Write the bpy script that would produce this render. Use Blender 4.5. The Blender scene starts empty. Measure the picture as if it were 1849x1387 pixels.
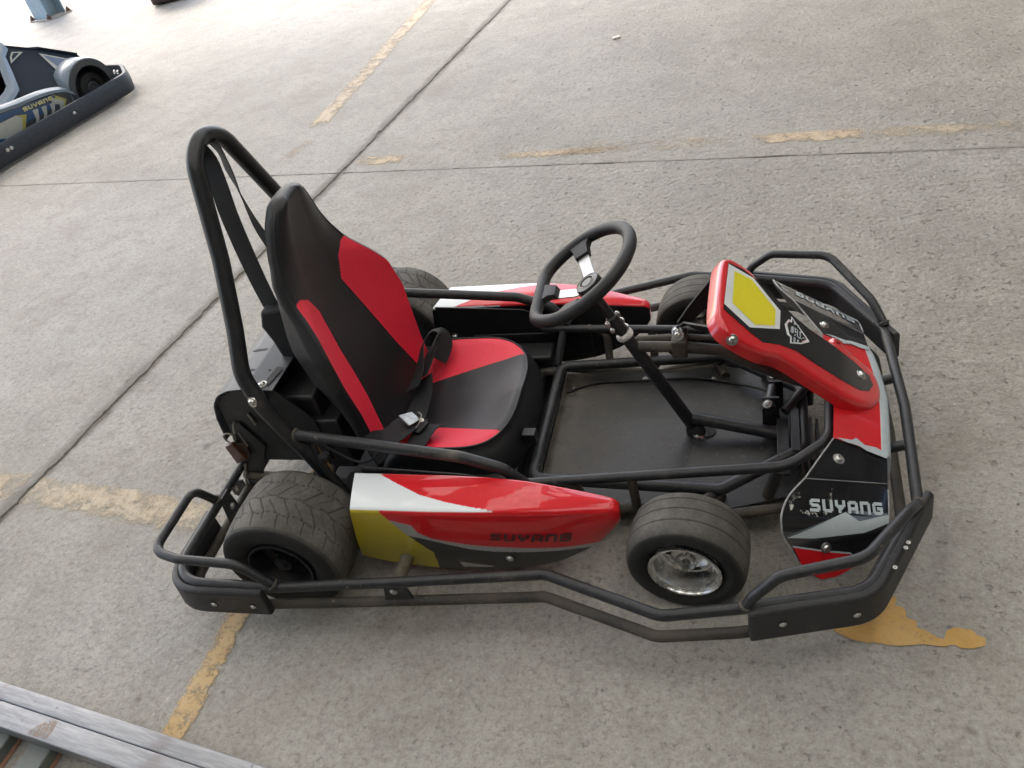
import bpy, bmesh, math, random
import numpy as np
from mathutils import Vector, Matrix
random.seed(7); rng = np.random.default_rng(7)
scene = bpy.context.scene
COL = scene.collection
PI = math.pi

# ------------------------------------------------------------------ camera
cam_d = bpy.data.cameras.new("camera"); cam = bpy.data.objects.new("camera", cam_d); COL.objects.link(cam)
cam_d.sensor_width = 36.0; cam_d.lens = 29.215; cam_d.clip_start = 0.02; cam_d.clip_end = 200
right = Vector((0.95617, 0.20982, -0.20425)); down = Vector((-0.01774, -0.65473, -0.75565)); fwd = Vector((-0.29228, 0.72615, -0.62231))
M = Matrix((right, -down, -fwd)).transposed().to_4x4(); M.translation = Vector((1.0600, -1.4990, 1.5304))
cam.matrix_world = M
scene.camera = cam

# ------------------------------------------------------------------ sky, sun, exposure
world = bpy.data.worlds.new("World"); scene.world = world; world.use_nodes = True
nt = world.node_tree; bg = nt.nodes["Background"]
sky = nt.nodes.new("ShaderNodeTexSky"); sky.sky_type = 'NISHITA'; sky.sun_disc = False
SUN_EL, SUN_AZ = math.radians(48), math.radians(-45)      # azimuth measured from +y towards +x
sky.sun_elevation = SUN_EL; sky.sun_rotation = SUN_AZ
sky.air_density = 1.0; sky.dust_density = 3.0; sky.ozone_density = 0.3
nt.links.new(sky.outputs[0], bg.inputs[0]); bg.inputs[1].default_value = 0.15
sun_d = bpy.data.lights.new("sun", 'SUN'); sun_d.energy = 0.5; sun_d.angle = math.radians(14); sun_d.color = (1.0, 0.985, 0.955)
sun = bpy.data.objects.new("sun", sun_d); COL.objects.link(sun)
sdir = Vector((math.sin(SUN_AZ) * math.cos(SUN_EL), math.cos(SUN_AZ) * math.cos(SUN_EL), math.sin(SUN_EL)))
sun.rotation_euler = sdir.to_track_quat('Z', 'Y').to_euler(); sun.location = (-6, 8, 12)
vs = scene.view_settings; vs.view_transform = 'Standard'; vs.look = 'None'; vs.gamma = 1.0; vs.exposure = 1.95
scene.cycles.use_denoising = True
scene.cycles.max_bounces = 8; scene.cycles.diffuse_bounces = 5
scene.cycles.caustics_reflective = False; scene.cycles.caustics_refractive = False

# ------------------------------------------------------------------ node helpers
class MT:
    """small material builder"""
    def __init__(s, name):
        s.m = bpy.data.materials.new(name); s.m.use_nodes = True; s.t = s.m.node_tree; s.b = s.t.nodes["Principled BSDF"]
        s.out = s.t.nodes["Material Output"]; s._c = None
    def node(s, typ, **kw):
        n = s.t.nodes.new(typ)
        for k, v in kw.items(): setattr(n, k, v)
        return n
    def link(s, a, b): s.t.links.new(a, b)
    def set(s, n, i, v):
        if hasattr(v, 'is_output'): s.link(v, n.inputs[i])
        else: n.inputs[i].default_value = v
    def co(s, world=False):
        if world: return s.node("ShaderNodeNewGeometry").outputs['Position']
        if s._c is None: s._c = s.node("ShaderNodeTexCoord").outputs['Object']
        return s._c
    def noise(s, scale, detail=4, rough=.6, co=None, dist=0.0):
        n = s.node("ShaderNodeTexNoise"); n.inputs['Scale'].default_value = scale; n.inputs['Detail'].default_value = detail
        n.inputs['Roughness'].default_value = rough; n.inputs['Distortion'].default_value = dist
        s.link(co if co is not None else s.co(), n.inputs['Vector']); return n.outputs['Fac']
    def voro(s, scale, co=None, feature='F1'):
        n = s.node("ShaderNodeTexVoronoi", feature=feature); n.inputs['Scale'].default_value = scale
        s.link(co if co is not None else s.co(), n.inputs['Vector']); return n.outputs['Distance']
    def ramp(s, f, a, b, smooth=True):
        n = s.node("ShaderNodeMapRange"); n.interpolation_type = 'SMOOTHSTEP' if smooth else 'LINEAR'
        s.set(n, 0, f); n.inputs[1].default_value = a; n.inputs[2].default_value = b; return n.outputs[0]
    def math(s, op, a, b=0.0, c=0.0):
        n = s.node("ShaderNodeMath", operation=op); s.set(n, 0, a); s.set(n, 1, b); s.set(n, 2, c); return n.outputs[0]
    def mix(s, f, a, b):
        n = s.node("ShaderNodeMix", data_type='RGBA'); s.set(n, 0, f)
        for i, v in ((6, a), (7, b)):
            if not hasattr(v, 'is_output') and len(v) == 3: v = (*v, 1)
            s.set(n, i, v)
        return n.outputs[2]
    def bump(s, h, strength=.3, dist=.01, prev=None):
        n = s.node("ShaderNodeBump"); n.inputs['Strength'].default_value = strength; n.inputs['Distance'].default_value = dist
        s.link(h, n.inputs['Height'])
        if prev is not None: s.link(prev, n.inputs['Normal'])
        return n.outputs[0]
    def done(s, col=None, rough=None, metal=None, normal=None, coat=None, coat_rough=None, spec=None, alpha=None):
        for k, v in (('Base Color', col), ('Roughness', rough), ('Metallic', metal), ('Normal', normal), ('Coat Weight', coat),
                     ('Coat Roughness', coat_rough), ('Specular IOR Level', spec), ('Alpha', alpha)):
            if v is None: continue
            if not hasattr(v, 'is_output') and k == 'Base Color' and len(v) == 3: v = (*v, 1)
            s.set(s.b, k, v)
        return s.m

def tube_mat(name, col, rough, dust, amt, chip=.5):
    t = MT(name); n = t.noise(60, 5); c = t.mix(t.ramp(n, .3, .7), tuple(x * .75 for x in col), tuple(x * 1.3 for x in col))
    r = t.math('MULTIPLY_ADD', n, .3 * rough, .85 * rough)
    d = t.ramp(t.noise(9, 6, .65), .62 - .35 * amt, .95 - .3 * amt); c = t.mix(d, c, dust); r = t.math('ADD', r, t.math('MULTIPLY', d, .25))
    ch = t.math('MULTIPLY', t.ramp(t.noise(85, 4, .7), .63, .68), t.ramp(t.noise(5, 3), .46, .58)); c = t.mix(t.math('MULTIPLY', ch, chip), c, (.24, .19, .15))
    sc = t.math('MULTIPLY', t.ramp(t.noise(30, 5, .8, None, 2.5), .66, .72), t.ramp(t.noise(3.2, 2), .52, .60)); c = t.mix(t.math('MULTIPLY', sc, chip * .6), c, (.11, .10, .09))
    return t.done(col=c, rough=r, normal=t.bump(t.noise(360, 3), .07, .002))
def simple(name, col, rough=.5, metal=0.0, coat=0.0, var=.25, nscale=60, bump=.0, spec=.5, dust=None, dustamt=0.0):
    t = MT(name)
    n = t.noise(nscale, 5)
    f = t.ramp(n, .3, .7)
    c = t.mix(f, tuple(x * (1 - var) for x in col), tuple(min(1, x * (1 + var)) for x in col))
    r = t.math('MULTIPLY_ADD', n, .3 * rough, .85 * rough)
    if dust:
        d = t.ramp(t.noise(9, 6, .65), .62 - .35 * dustamt, .95 - .3 * dustamt)
        c = t.mix(d, c, dust); r = t.math('ADD', r, t.math('MULTIPLY', d, .25))
    nm = t.bump(t.noise(nscale * 6, 3), bump, .002) if bump else None
    return t.done(col=c, rough=r, metal=metal, coat=coat, coat_rough=.04, normal=nm, spec=spec)

DUST = (.16, .135, .105)
M_tube = tube_mat("black_powder_coat", (.019, .0198, .0215), .44, DUST, .12, .8)
M_tube_dirty = tube_mat("dusty_black_steel", (.026, .025, .024), .55, (.105, .088, .068), .80, .9)
M_hoop = simple("satin_black_tube", (.018, .0185, .02), .38, dust=DUST, dustamt=.02, bump=.04)
M_plast = simple("black_plastic_guard", (.022, .022, .023), .5, dust=DUST, dustamt=.25, bump=.15, nscale=90)
M_black = simple("black_painted_sheet", (.014, .014, .015), .45, dust=DUST, dustamt=.05)
M_dark = simple("dark_rubber", (.012, .012, .012), .7)
M_zinc = simple("zinc_bolt", (.62, .61, .58), .28, metal=1.0, var=.15, nscale=300)
M_steel = simple("bare_dull_steel", (.30, .28, .25), .45, metal=.8, var=.2)
M_alu = simple("satin_aluminium", (.70, .69, .67), .27, metal=1.0, var=.12, nscale=40)
M_spoke = simple("brushed_aluminium_spoke", (.72, .73, .74), .32, metal=.85, var=.05)
M_vinyl = simple("black_vinyl", (.0135, .0138, .015), .45, bump=.25, nscale=160, var=.2)
M_redvin = simple("red_vinyl", (.84, .026, .058), .5, bump=.3, nscale=200, var=.06)
M_web = simple("black_webbing", (.012, .012, .013), .75, bump=.5, nscale=260)
M_red = simple("gloss_red_paint", (.62, .010, .016), .3, coat=.9, var=.04)
M_white = simple("white_print", (.74, .76, .76), .3, coat=.6, var=.03)
M_silver = simple("silver_print", (.42, .47, .49), .3, coat=.6, var=.05)
M_greyp = simple("slate_grey_print", (.10, .125, .145), .3, coat=.6, var=.06)
M_yel = simple("yellow_plate_print", (.74, .65, .012), .45, coat=.25, var=.05, nscale=300)
M_blk = simple("gloss_black_print", (.011, .011, .012), .18, coat=.6, var=.2)
M_darkprint = simple("dark_red_lettering", (.06, .008, .010), .4, coat=.5)
M_cover = simple("grey_sheet_cover", (.055, .062, .072), .45, metal=.0, var=.08, dust=DUST, dustamt=.05)
M_brown = simple("brown_reflector", (.085, .032, .018), .35, coat=.4)
M_cable = simple("yellowed_cable", (.34, .20, .06), .5)
M_pinkp = simple("pale_red_print", (.62, .33, .33), .4)

# ------------------------------------------------------------------ mesh helpers
def V(*a): return Vector(a)
def fillet(pts, rad, n=6, closed=False):
    pts = [Vector(p) for p in pts]; N = len(pts); out = []
    if not hasattr(rad, '__len__'): rad = [rad] * N
    for i, p in enumerate(pts):
        if not closed and i in (0, N - 1): out.append(p); continue
        a, b = pts[(i - 1) % N], pts[(i + 1) % N]
        u, w = (a - p), (b - p); lu, lw = u.length, w.length
        u.normalize(); w.normalize(); th = u.angle(w, PI)
        if th > PI - .02: out.append(p); continue
        t = min(rad[i] / math.tan(th / 2), .48 * lu, .48 * lw)
        A, B = p + u * t, p + w * t
        for k in range(n + 1):
            s = k / n; out.append(A * (1 - s) ** 2 + p * 2 * s * (1 - s) + B * s * s)
    return out
def catmull(pts, n=8, closed=False):
    pts = [Vector(p) for p in pts]; N = len(pts); out = []
    for i in range(N if closed else N - 1):
        if closed: p0, p1, p2, p3 = (pts[(i + k) % N] for k in (-1, 0, 1, 2))
        else: p0, p1, p2, p3 = pts[max(i - 1, 0)], pts[i], pts[i + 1], pts[min(i + 2, N - 1)]
        for k in range(n):
            t = k / n
            out.append(.5 * ((2 * p1) + (p2 - p0) * t + (2 * p0 - 5 * p1 + 4 * p2 - p3) * t * t + (3 * p1 - p0 - 3 * p2 + p3) * t ** 3))
    if not closed: out.append(pts[-1])
    return out
def mir(p): return (p[0], -p[1], p[2])

class MB:
    def __init__(s): s.v = []; s.f = []; s.mi = []
    def add(s, vs, fs, mi=0):
        o = len(s.v); s.v += [tuple(x) for x in vs]; s.f += [tuple(i + o for i in f) for f in fs]; s.mi += [mi] * len(fs); return s
    def tube(s, pts, r, seg=14, closed=False, cap=True, mi=0):
        P = [Vector(p) for p in pts]
        Q = [P[0]]
        for p in P[1:]:
            if (p - Q[-1]).length > 1e-5: Q.append(p)
        P = Q; N = len(P)
        if closed and (P[0] - P[-1]).length < 1e-5: P.pop(); N -= 1
        rr = r if hasattr(r, '__len__') else [r] * N
        T = []
        for i in range(N):
            a = P[(i - 1) % N] if (closed or i > 0) else P[i]; b = P[(i + 1) % N] if (closed or i < N - 1) else P[i]
            T.append((b - a).normalized())
        up = Vector((0, 0, 1)) if abs(T[0].z) < .9 else Vector((1, 0, 0))
        X = (up - T[0] * up.dot(T[0])).normalized(); vs = []
        for i in range(N):
            if i: X = (X - T[i] * X.dot(T[i])).normalized()
            Y = T[i].cross(X)
            for k in range(seg):
                a = 2 * PI * k / seg; vs.append(P[i] + (X * math.cos(a) + Y * math.sin(a)) * rr[i])
        fs = []
        for i in range(N if closed else N - 1):
            j = (i + 1) % N
            for k in range(seg): fs.append((i * seg + k, i * seg + (k + 1) % seg, j * seg + (k + 1) % seg, j * seg + k))
        if cap and not closed:
            fs.append(tuple(reversed(range(seg)))); fs.append(tuple((N - 1) * seg + k for k in range(seg)))
        return s.add(vs, fs, mi)
    def cyl(s, p0, p1, r, seg=18, mi=0, r1=None): return s.tube([p0, p1], [r, r if r1 is None else r1], seg, mi=mi)
    def lathe(s, prof, o, ax, seg=32, mi=0, closed=False):
        o, ax = Vector(o), Vector(ax).normalized()
        up = Vector((0, 0, 1)) if abs(ax.z) < .9 else Vector((1, 0, 0))
        X = (up - ax * up.dot(ax)).normalized(); Y = ax.cross(X); n = len(prof); vs = []
        for k in range(seg):
            a = 2 * PI * k / seg; d = X * math.cos(a) + Y * math.sin(a)
            for r, h in prof: vs.append(o + d * r + ax * h)
        fs = []
        for k in range(seg):
            j = (k + 1) % seg
            for i in range(n if closed else n - 1):
                q = (i + 1) % n
                fs.append((k * n + i, j * n + i, j * n + q, k * n + q))
        return s.add(vs, fs, mi)
    def box(s, x0, x1, y0, y1, z0, z1, mi=0, M=None):
        vs = [Vector((x, y, z)) for x in (x0, x1) for y in (y0, y1) for z in (z0, z1)]
        if M is not None: vs = [M @ v for v in vs]
        return s.add(vs, [(0, 1, 3, 2), (4, 6, 7, 5), (0, 4, 5, 1), (2, 3, 7, 6), (0, 2, 6, 4), (1, 5, 7, 3)], mi)
    def prism(s, poly, fn, d0, d1, mi=0):
        """poly: 2d points, fn(u, v, d) -> 3d"""
        n = len(poly); vs = [fn(u, v, d0) for u, v in poly] + [fn(u, v, d1) for u, v in poly]
        fs = [tuple(reversed(range(n))), tuple(n + i for i in range(n))] + [(i, (i + 1) % n, n + (i + 1) % n, n + i) for i in range(n)]
        return s.add(vs, fs, mi)
    def flat(s, poly, fn, d, mi=0):
        return s.add([fn(u, v, d) for u, v in poly], [tuple(range(len(poly)))], mi)
    def grid(s, G, mi=0, cu=False, cv=False):
        nu, nv = len(G), len(G[0]); vs = [p for row in G for p in row]; fs = []
        for i in range(nu if cu else nu - 1):
            for j in range(nv if cv else nv - 1):
                a, b = (i + 1) % nu, (j + 1) % nv; fs.append((i * nv + j, a * nv + j, a * nv + b, i * nv + b))
        return s.add(vs, fs, mi)
    def sweep(s, path, sec, mi=0):
        """sec: closed (t outward, z abs) section swept along a plan path; outward = right of travel"""
        P = [Vector(p) for p in path]; N = len(P); G = []
        for i in range(N):
            a, b = P[max(i - 1, 0)], P[min(i + 1, N - 1)]; T = (b - a); T.z = 0; T.normalize(); O = Vector((T.y, -T.x, 0))
            G.append([P[i] + O * t + Vector((0, 0, zz)) for t, zz in sec])
        n = len(sec); s.grid(G, mi, cv=True)
        o = len(s.v) - N * n
        s.f += [tuple(o + k for k in range(n)), tuple(o + (N - 1) * n + k for k in reversed(range(n)))]; s.mi += [mi, mi]
        return s
    def mesh(s, name, mats, sharp=38, fix=True):
        me = bpy.data.meshes.new(name); me.from_pydata(s.v, [], s.f)
        for m in (mats if isinstance(mats, (list, tuple)) else [mats]): me.materials.append(m)
        me.polygons.foreach_set('material_index', s.mi)
        if fix:
            bm = bmesh.new(); bm.from_mesh(me); bmesh.ops.recalc_face_normals(bm, faces=bm.faces); bm.to_mesh(me); bm.free()
        me.polygons.foreach_set('use_smooth', [True] * len(me.polygons)); me.set_sharp_from_angle(angle=math.radians(sharp))
        me.update(); return me
    def build(s, name, mats, parent=None, sharp=38, bevel=0, solid=0, fix=True, label=None):
        o = bpy.data.objects.new(name, s.mesh(name, mats, sharp, fix)); COL.objects.link(o)
        if parent is not None: o.parent = parent
        if solid:
            md = o.modifiers.new("solid", 'SOLIDIFY'); md.thickness = solid; md.offset = -1
            es = o.modifiers.new("split", 'EDGE_SPLIT'); es.split_angle = math.radians(sharp)
        if bevel:
            md = o.modifiers.new("bevel", 'BEVEL'); md.width = bevel; md.segments = 2; md.limit_method = 'ANGLE'; md.angle_limit = math.radians(40)
        if label: o['label'] = label
        return o
def empty(name, loc=(0, 0, 0), parent=None):
    o = bpy.data.objects.new(name, None); COL.objects.link(o); o.location = loc; o.empty_display_size = .1
    if parent is not None: o.parent = parent
    return o
def tag(o, label=None, cat=None, group=None, kind=None):
    for k, v in (('label', label), ('category', cat), ('group', group), ('kind', kind)):
        if v: o[k] = v
    return o
def dup(o, parent=None, **kw):
    c = o.copy(); COL.objects.link(c); c.parent = parent if parent is not None else o.parent
    for k, v in kw.items(): setattr(c, k, v)
    for ch in list(o.children):
        if ch is not c: dup(ch, c)
    return c
BOLT = None
def bolt(p, n, parent, r=.0065, name='bolt', h=.004, mat=None):
    """domed hex-socket bolt head on a washer, axis n"""
    global BOLT
    if BOLT is None:
        mb = MB(); mb.lathe([(0, .62), (.3, .62), (.34, .42), (.45, .42), (.5, .66), (.85, .5), (1, .2), (1.0, .12), (1.45, .12), (1.5, .0), (1.5, -.3)], (0, 0, 0), (0, 0, 1), 14)
        BOLT = mb.mesh('bolt', M_zinc, 50)
    o = bpy.data.objects.new(name, BOLT); COL.objects.link(o); o.parent = parent
    o.location = p; o.rotation_euler = Vector(n).to_track_quat('Z', 'Y').to_euler(); o.scale = (r, r, r * 1.1)
    return o

_V = "##...##"
LET = {'S': [".######", "#######", "##.....", "######.", ".######", ".....##", "#######", "######."],
       'U': [_V] * 6 + ["#######", ".#####."],
       'Y': [_V, _V, _V, "#######", ".#####.", "..###..", "..##...", "..##..."],
       'A': [".#####.", "#######", _V, _V, "#######", "#######", _V, _V],
       'N': ["######.", "#######"] + [_V] * 6,
       'G': [".######", "#######", "##.....", "##.####", "##.####", _V, "#######", ".#####."]}
def lettering(name, fn, mat, parent, slant=0.0, word="SUYANG", gap=1.5):
    """fn(u, v) -> 3d for u, v in 0..1 over the whole word (v up); each filled cell is one quad"""
    W = len(word) * 7 + (len(word) - 1) * gap; mb = MB()
    for i, ch in enumerate(word):
        for r, row in enumerate(LET[ch]):
            for c, x in enumerate(row):
                if x != '#': continue
                u0 = i * (7 + gap) + c; v0 = 7 - r
                def P(a, b): return fn((u0 + a + slant * (v0 + b)) / W, (v0 + b) / 8)
                cut = []
                q = [(0, 0), (1, 0), (1, 1), (0, 1)]
                mb.add([P(*k) for k in q], [(0, 1, 2, 3)])
    o = mb.build(name, mat, parent, fix=False); return o

# ================================================================== SETTING
OX, OY = -0.85, 1.846                                   # crossing of the two slab joints
EX, EY = Vector((.9921, -.1253, 0)), Vector((.1253, .9921, 0))
def G2(p, q, z=0.0): return Vector((OX, OY, z)) + EX * p + EY * q

def concrete():
    t = MT("worn_concrete"); P = t.co(True)
    big = t.noise(.55, 5, .6, P); mid = t.noise(2.6, 6, .62, P, .4); fine = t.noise(26, 6, .7, P); grit = t.noise(170, 3, .6, P)
    c = t.mix(t.ramp(mid, .30, .72), (.285, .266, .230), (.385, .363, .318))
    c = t.mix(t.math('MULTIPLY', t.ramp(big, .42, .66), .45), c, (.40, .388, .365))
    c = t.mix(t.math('MULTIPLY', t.ramp(fine, .50, .72), .50), c, (.185, .170, .150))
    f2 = t.noise(68, 5, .75, P); c = t.mix(t.math('MULTIPLY', t.ramp(f2, .47, .66), .50), c, (.165, .150, .130)); c = t.mix(t.math('MULTIPLY', t.ramp(f2, .47, .30), .40), c, (.52, .50, .465))
    f3 = t.noise(11, 5, .7, P, .6); c = t.mix(t.math('MULTIPLY', t.ramp(f3, .50, .68), .34), c, (.19, .172, .148)); c = t.mix(t.math('MULTIPLY', t.ramp(f3, .44, .30), .30), c, (.47, .455, .425))
    c = t.mix(t.math('MULTIPLY', t.ramp(grit, .56, .70), .5), c, (.145, .135, .12))
    c = t.mix(t.math('MULTIPLY', t.ramp(grit, .42, .30), .45), c, (.50, .485, .455))
    # brownish stains
    st = t.math('MULTIPLY', t.ramp(t.noise(1.1, 6, .7, P, .8), .54, .72), .35)
    c = t.mix(st, c, (.21, .178, .140))
    # sparse dark specks and drips
    vor = t.voro(3.1, P); spk = t.math('MULTIPLY', t.ramp(vor, .07, .03), t.ramp(t.noise(14, 3, .6, P), .45, .6))
    c = t.mix(t.math('MULTIPLY', spk, .6), c, (.10, .092, .08))
    vor2 = t.voro(7.0, P); spk2 = t.ramp(vor2, .035, .02)
    c = t.mix(t.math('MULTIPLY', spk2, .55), c, (.62, .61, .58))
    # grime band beside the wide joint
    sx = t.node("ShaderNodeVectorMath", operation='DOT_PRODUCT'); t.link(P, sx.inputs[0]); sx.inputs[1].default_value = EX
    sy = t.node("ShaderNodeVectorMath", operation='DOT_PRODUCT'); t.link(P, sy.inputs[0]); sy.inputs[1].default_value = EY
    pp = t.math('SUBTRACT', sx.outputs['Value'], OX * EX.x + OY * EX.y)
    qq = t.math('SUBTRACT', sy.outputs['Value'], OX * EY.x + OY * EY.y)
    wob = t.math('MULTIPLY_ADD', t.noise(5, 5, .7, P), .095, -.030)
    band = t.ramp(t.math('SUBTRACT', t.math('ABSOLUTE', t.math('ADD', pp, .010)), wob), .034, -.010)
    c = t.mix(t.math('MULTIPLY', band, .72), c, (.112, .100, .080))
    band2 = t.ramp(t.math('SUBTRACT', t.math('ABSOLUTE', qq), t.math('MULTIPLY', wob, .35)), .010, -.002)
    c = t.mix(t.math('MULTIPLY', band2, .45), c, (.17, .16, .14))
    # relief: rough exposed grit towards the right far side, smoother trowelled skin elsewhere
    mask = t.math('MULTIPLY', t.ramp(t.math('MULTIPLY_ADD', t.noise(.9, 4, .6, P), 3.0, pp), .9, 3.6), t.ramp(t.math('MULTIPLY_ADD', t.noise(1.3, 4, .6, P), 1.6, qq), -2.2, .2))
    c = t.mix(t.math('MULTIPLY', mask, .22), c, (.185, .168, .146))
    pit = t.voro(42, P, 'SMOOTH_F1')
    amp = t.math('MULTIPLY_ADD', mask, .80, .16)
    pits = t.ramp(t.noise(34, 4, .6, P), .60, .72)
    c = t.mix(t.math('MULTIPLY', t.math('MULTIPLY', pits, mask), .35), c, (.15, .135, .115))
    h = t.math('MULTIPLY', t.math('SUBTRACT', t.math('ADD', t.math('MULTIPLY', t.noise(48, 5, .62, P), 1.0), t.math('MULTIPLY', t.noise(19, 4, .6, P), .8)), t.math('MULTIPLY', pits, .8)), amp)
    n1 = t.bump(h, .75, .013)
    n2 = t.bump(t.math('ADD', t.noise(7, 6, .6, P), t.math('MULTIPLY', grit, .08)), .20, .010, n1)
    return t.done(col=c, rough=t.math('MULTIPLY_ADD', mid, .25, .62), normal=n2, spec=.35)
M_conc = concrete()
def grime():
    t = MT("joint_grime"); P = t.co(True)
    c = t.mix(t.ramp(t.noise(30, 6, .7, P), .35, .65), (.085, .076, .060), (.20, .182, .150))
    return t.done(col=c, rough=.95, normal=t.bump(t.noise(90, 4, .6, P), .6, .006))
M_grime = grime()

mb = MB(); mb.add([G2(-40, -40, -.004), G2(40, -40, -.004), G2(40, 40, -.004), G2(-40, 40, -.004)], [(0, 1, 2, 3)])
ground = tag(mb.build("ground", M_grime), kind='structure')
def edge_noise(n, amp, chip):
    w = np.cumsum(rng.normal(0, 1, n)); w -= np.convolve(np.pad(w, 20, 'edge'), np.ones(41) / 41, 'valid'); w = w / (w.std() + 1e-6) * amp * .6
    w += rng.normal(0, amp * .35, n)
    for _ in range(int(n * .02)):
        i = rng.integers(0, n); L = rng.integers(1, 5); w[max(0, i - L):i + L] += chip * rng.random()
    return np.clip(w, -amp * 1.2, chip)
def slab(sp, sq):
    """one slab of the floor; (sp, sq) are the signs of its quadrant; two edges are ragged joints"""
    L, st, I = 9.0, .014, .06
    n = int(L / st); s = np.concatenate([np.linspace(I, L, n), [30.0]])
    ea = np.append(.0070 + edge_noise(n, .0045, .016), .007)      # wide joint (along q)
    eb = np.append(.0013 + edge_noise(n, .0012, .007), .0013)     # fine saw cut (along p)
    mb = MB()
    A = [[G2(sp * (e + o), sq * t, z) if o >= 0 else G2(sp * I, sq * t, z) for o, z in ((0, -.013), (0, -.0025), (.0028, 0), (-1, 0))] for e, t in zip(ea, s)]
    B = [[G2(sp * t, sq * (e + o), z) if o >= 0 else G2(sp * t, sq * I, z) for o, z in ((0, -.013), (0, -.002), (.0018, 0), (-1, 0))] for e, t in zip(eb, s)]
    mb.grid(A); mb.grid(B)
    a0, b0 = ea[0] + .0028, eb[0] + .0018
    mb.add([G2(sp * a0, sq * b0), G2(sp * I, sq * b0), G2(sp * I, sq * I), G2(sp * a0, sq * I)], [(0, 1, 2, 3)])
    mb.add([G2(sp * a0, sq * b0), G2(sp * I, sq * b0), G2(sp * I, sq * b0, -.013), G2(sp * a0, sq * b0, -.013)], [(0, 1, 2, 3)])
    mb.add([G2(sp * a0, sq * b0), G2(sp * a0, sq * I), G2(sp * a0, sq * I, -.013), G2(sp * a0, sq * b0, -.013)], [(0, 1, 2, 3)])
    mb.add([G2(sp * I, sq * I), G2(sp * 30, sq * I), G2(sp * 30, sq * 30), G2(sp * I, sq * 30)], [(0, 1, 2, 3)])
    me = mb.mesh("slab", M_conc, 30, fix=False)
    up = [p.normal.z for p in me.polygons]
    bm = bmesh.new(); bm.from_mesh(me); bm.faces.ensure_lookup_table()
    bmesh.ops.reverse_faces(bm, faces=[f for f in bm.faces if f.normal.z < -.01]); bm.to_mesh(me); bm.free()
    o = bpy.data.objects.new("slab", me); COL.objects.link(o); o.parent = ground
    return o
for sp in (-1, 1):
    for sq in (-1, 1): slab(sp, sq)

def paint_mat(name, ca, cb, lo, hi, scale=16):
    t = MT(name); P = t.co(True)
    c = t.mix(t.ramp(t.noise(9, 5, .65, P), .3, .7), ca, cb)
    c = t.mix(t.math('MULTIPLY', t.ramp(t.noise(120, 3, .6, P), .52, .7), .4), c, (.24, .20, .14))
    fd = t.node("ShaderNodeAttribute", attribute_name="worn")
    nz = t.math('ADD', t.math('MULTIPLY', t.noise(scale, 6, .78, P), .62), t.math('MULTIPLY', t.noise(3.2, 3, .5, P), .25))
    nz = t.math('ADD', nz, t.math('MULTIPLY', t.noise(150, 3, .6, P), .13))
    a = t.math('MULTIPLY', t.ramp(t.math('SUBTRACT', nz, t.math('MULTIPLY', fd.outputs['Fac'], .12)), lo - .05, hi + .0), .95)
    return t.done(col=c, rough=.75, alpha=a, normal=t.bump(t.noise(60, 4, .6, P), .25, .006))
M_p1 = paint_mat("faded_yellow_paint", (.47, .36, .235), (.50, .40, .28), .40, .56)
M_p2 = paint_mat("worn_yellow_paint", (.50, .40, .27), (.53, .45, .34), .37, .55)
M_p5 = paint_mat("ochre_yellow_paint", (.52, .355, .165), (.55, .41, .23), .37, .47, 34)
M_p3 = paint_mat("orange_yellow_paint", (.48, .27, .06), (.54, .34, .12), .36, .44, 30)
M_p4 = paint_mat("thin_yellow_paint", (.44, .35, .24), (.47, .39, .29), .46, .66, 9)
def strip(a, b, w, mat, rag=.004, wa=None):
    a, b = Vector((*a, 0)), Vector((*b, 0)); d = b - a; L = d.length; d.normalize(); nrm = Vector((-d.y, d.x, 0)); n = max(4, int(L / .02)); mb = MB(); vs = []; at = []
    for i in range(n + 1):
        s = L * i / n; end = min(1, i / 5, (n - i) / 5)
        for t_, f in ((-1.12, 1.0), (-.72, .25), (0, 0.0), (.72, .25), (1.12, 1.0)):
            vs.append(a + d * s + nrm * (t_ * w / 2 + random.gauss(0, rag) * (abs(t_) > 1)) + V(0, 0, .002)); at.append(max(f, 1 - end))
    mb.add(vs, [(5 * i + k, 5 * i + 5 + k, 5 * i + 6 + k, 5 * i + 1 + k) for i in range(n) for k in range(4)])
    o = tag(mb.build("painted_line", mat), kind='structure')
    o.data.attributes.new("worn", 'FLOAT', 'POINT').data.foreach_set('value', at); return o
strip((-1.235, 2.45), (-1.20, 9.5), .105, M_p2)
strip((-1.25, 2.02), (-1.225, 2.34), .10, M_p4)
strip((-.80, 1.955), (-.49, 1.92), .085, M_p1)
strip((-.07, 1.852), (.52, 1.80), .055, M_p1)
strip((.20, 1.852), (1.0, 1.775), .11, M_p4)
strip((1.02, 1.765), (1.44, 1.725), .085, M_p1)
strip((1.44, 1.72), (3.4, 1.49), .10, M_p4)
strip((-4.4, .24), (-1.145, -.165), .105, M_p2)
strip((-1.10, -.17), (-.36, -.265), .10, M_p2)
strip((-.165, -.46), (-.172, -1.9), .060, M_p5, .0016)
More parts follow.
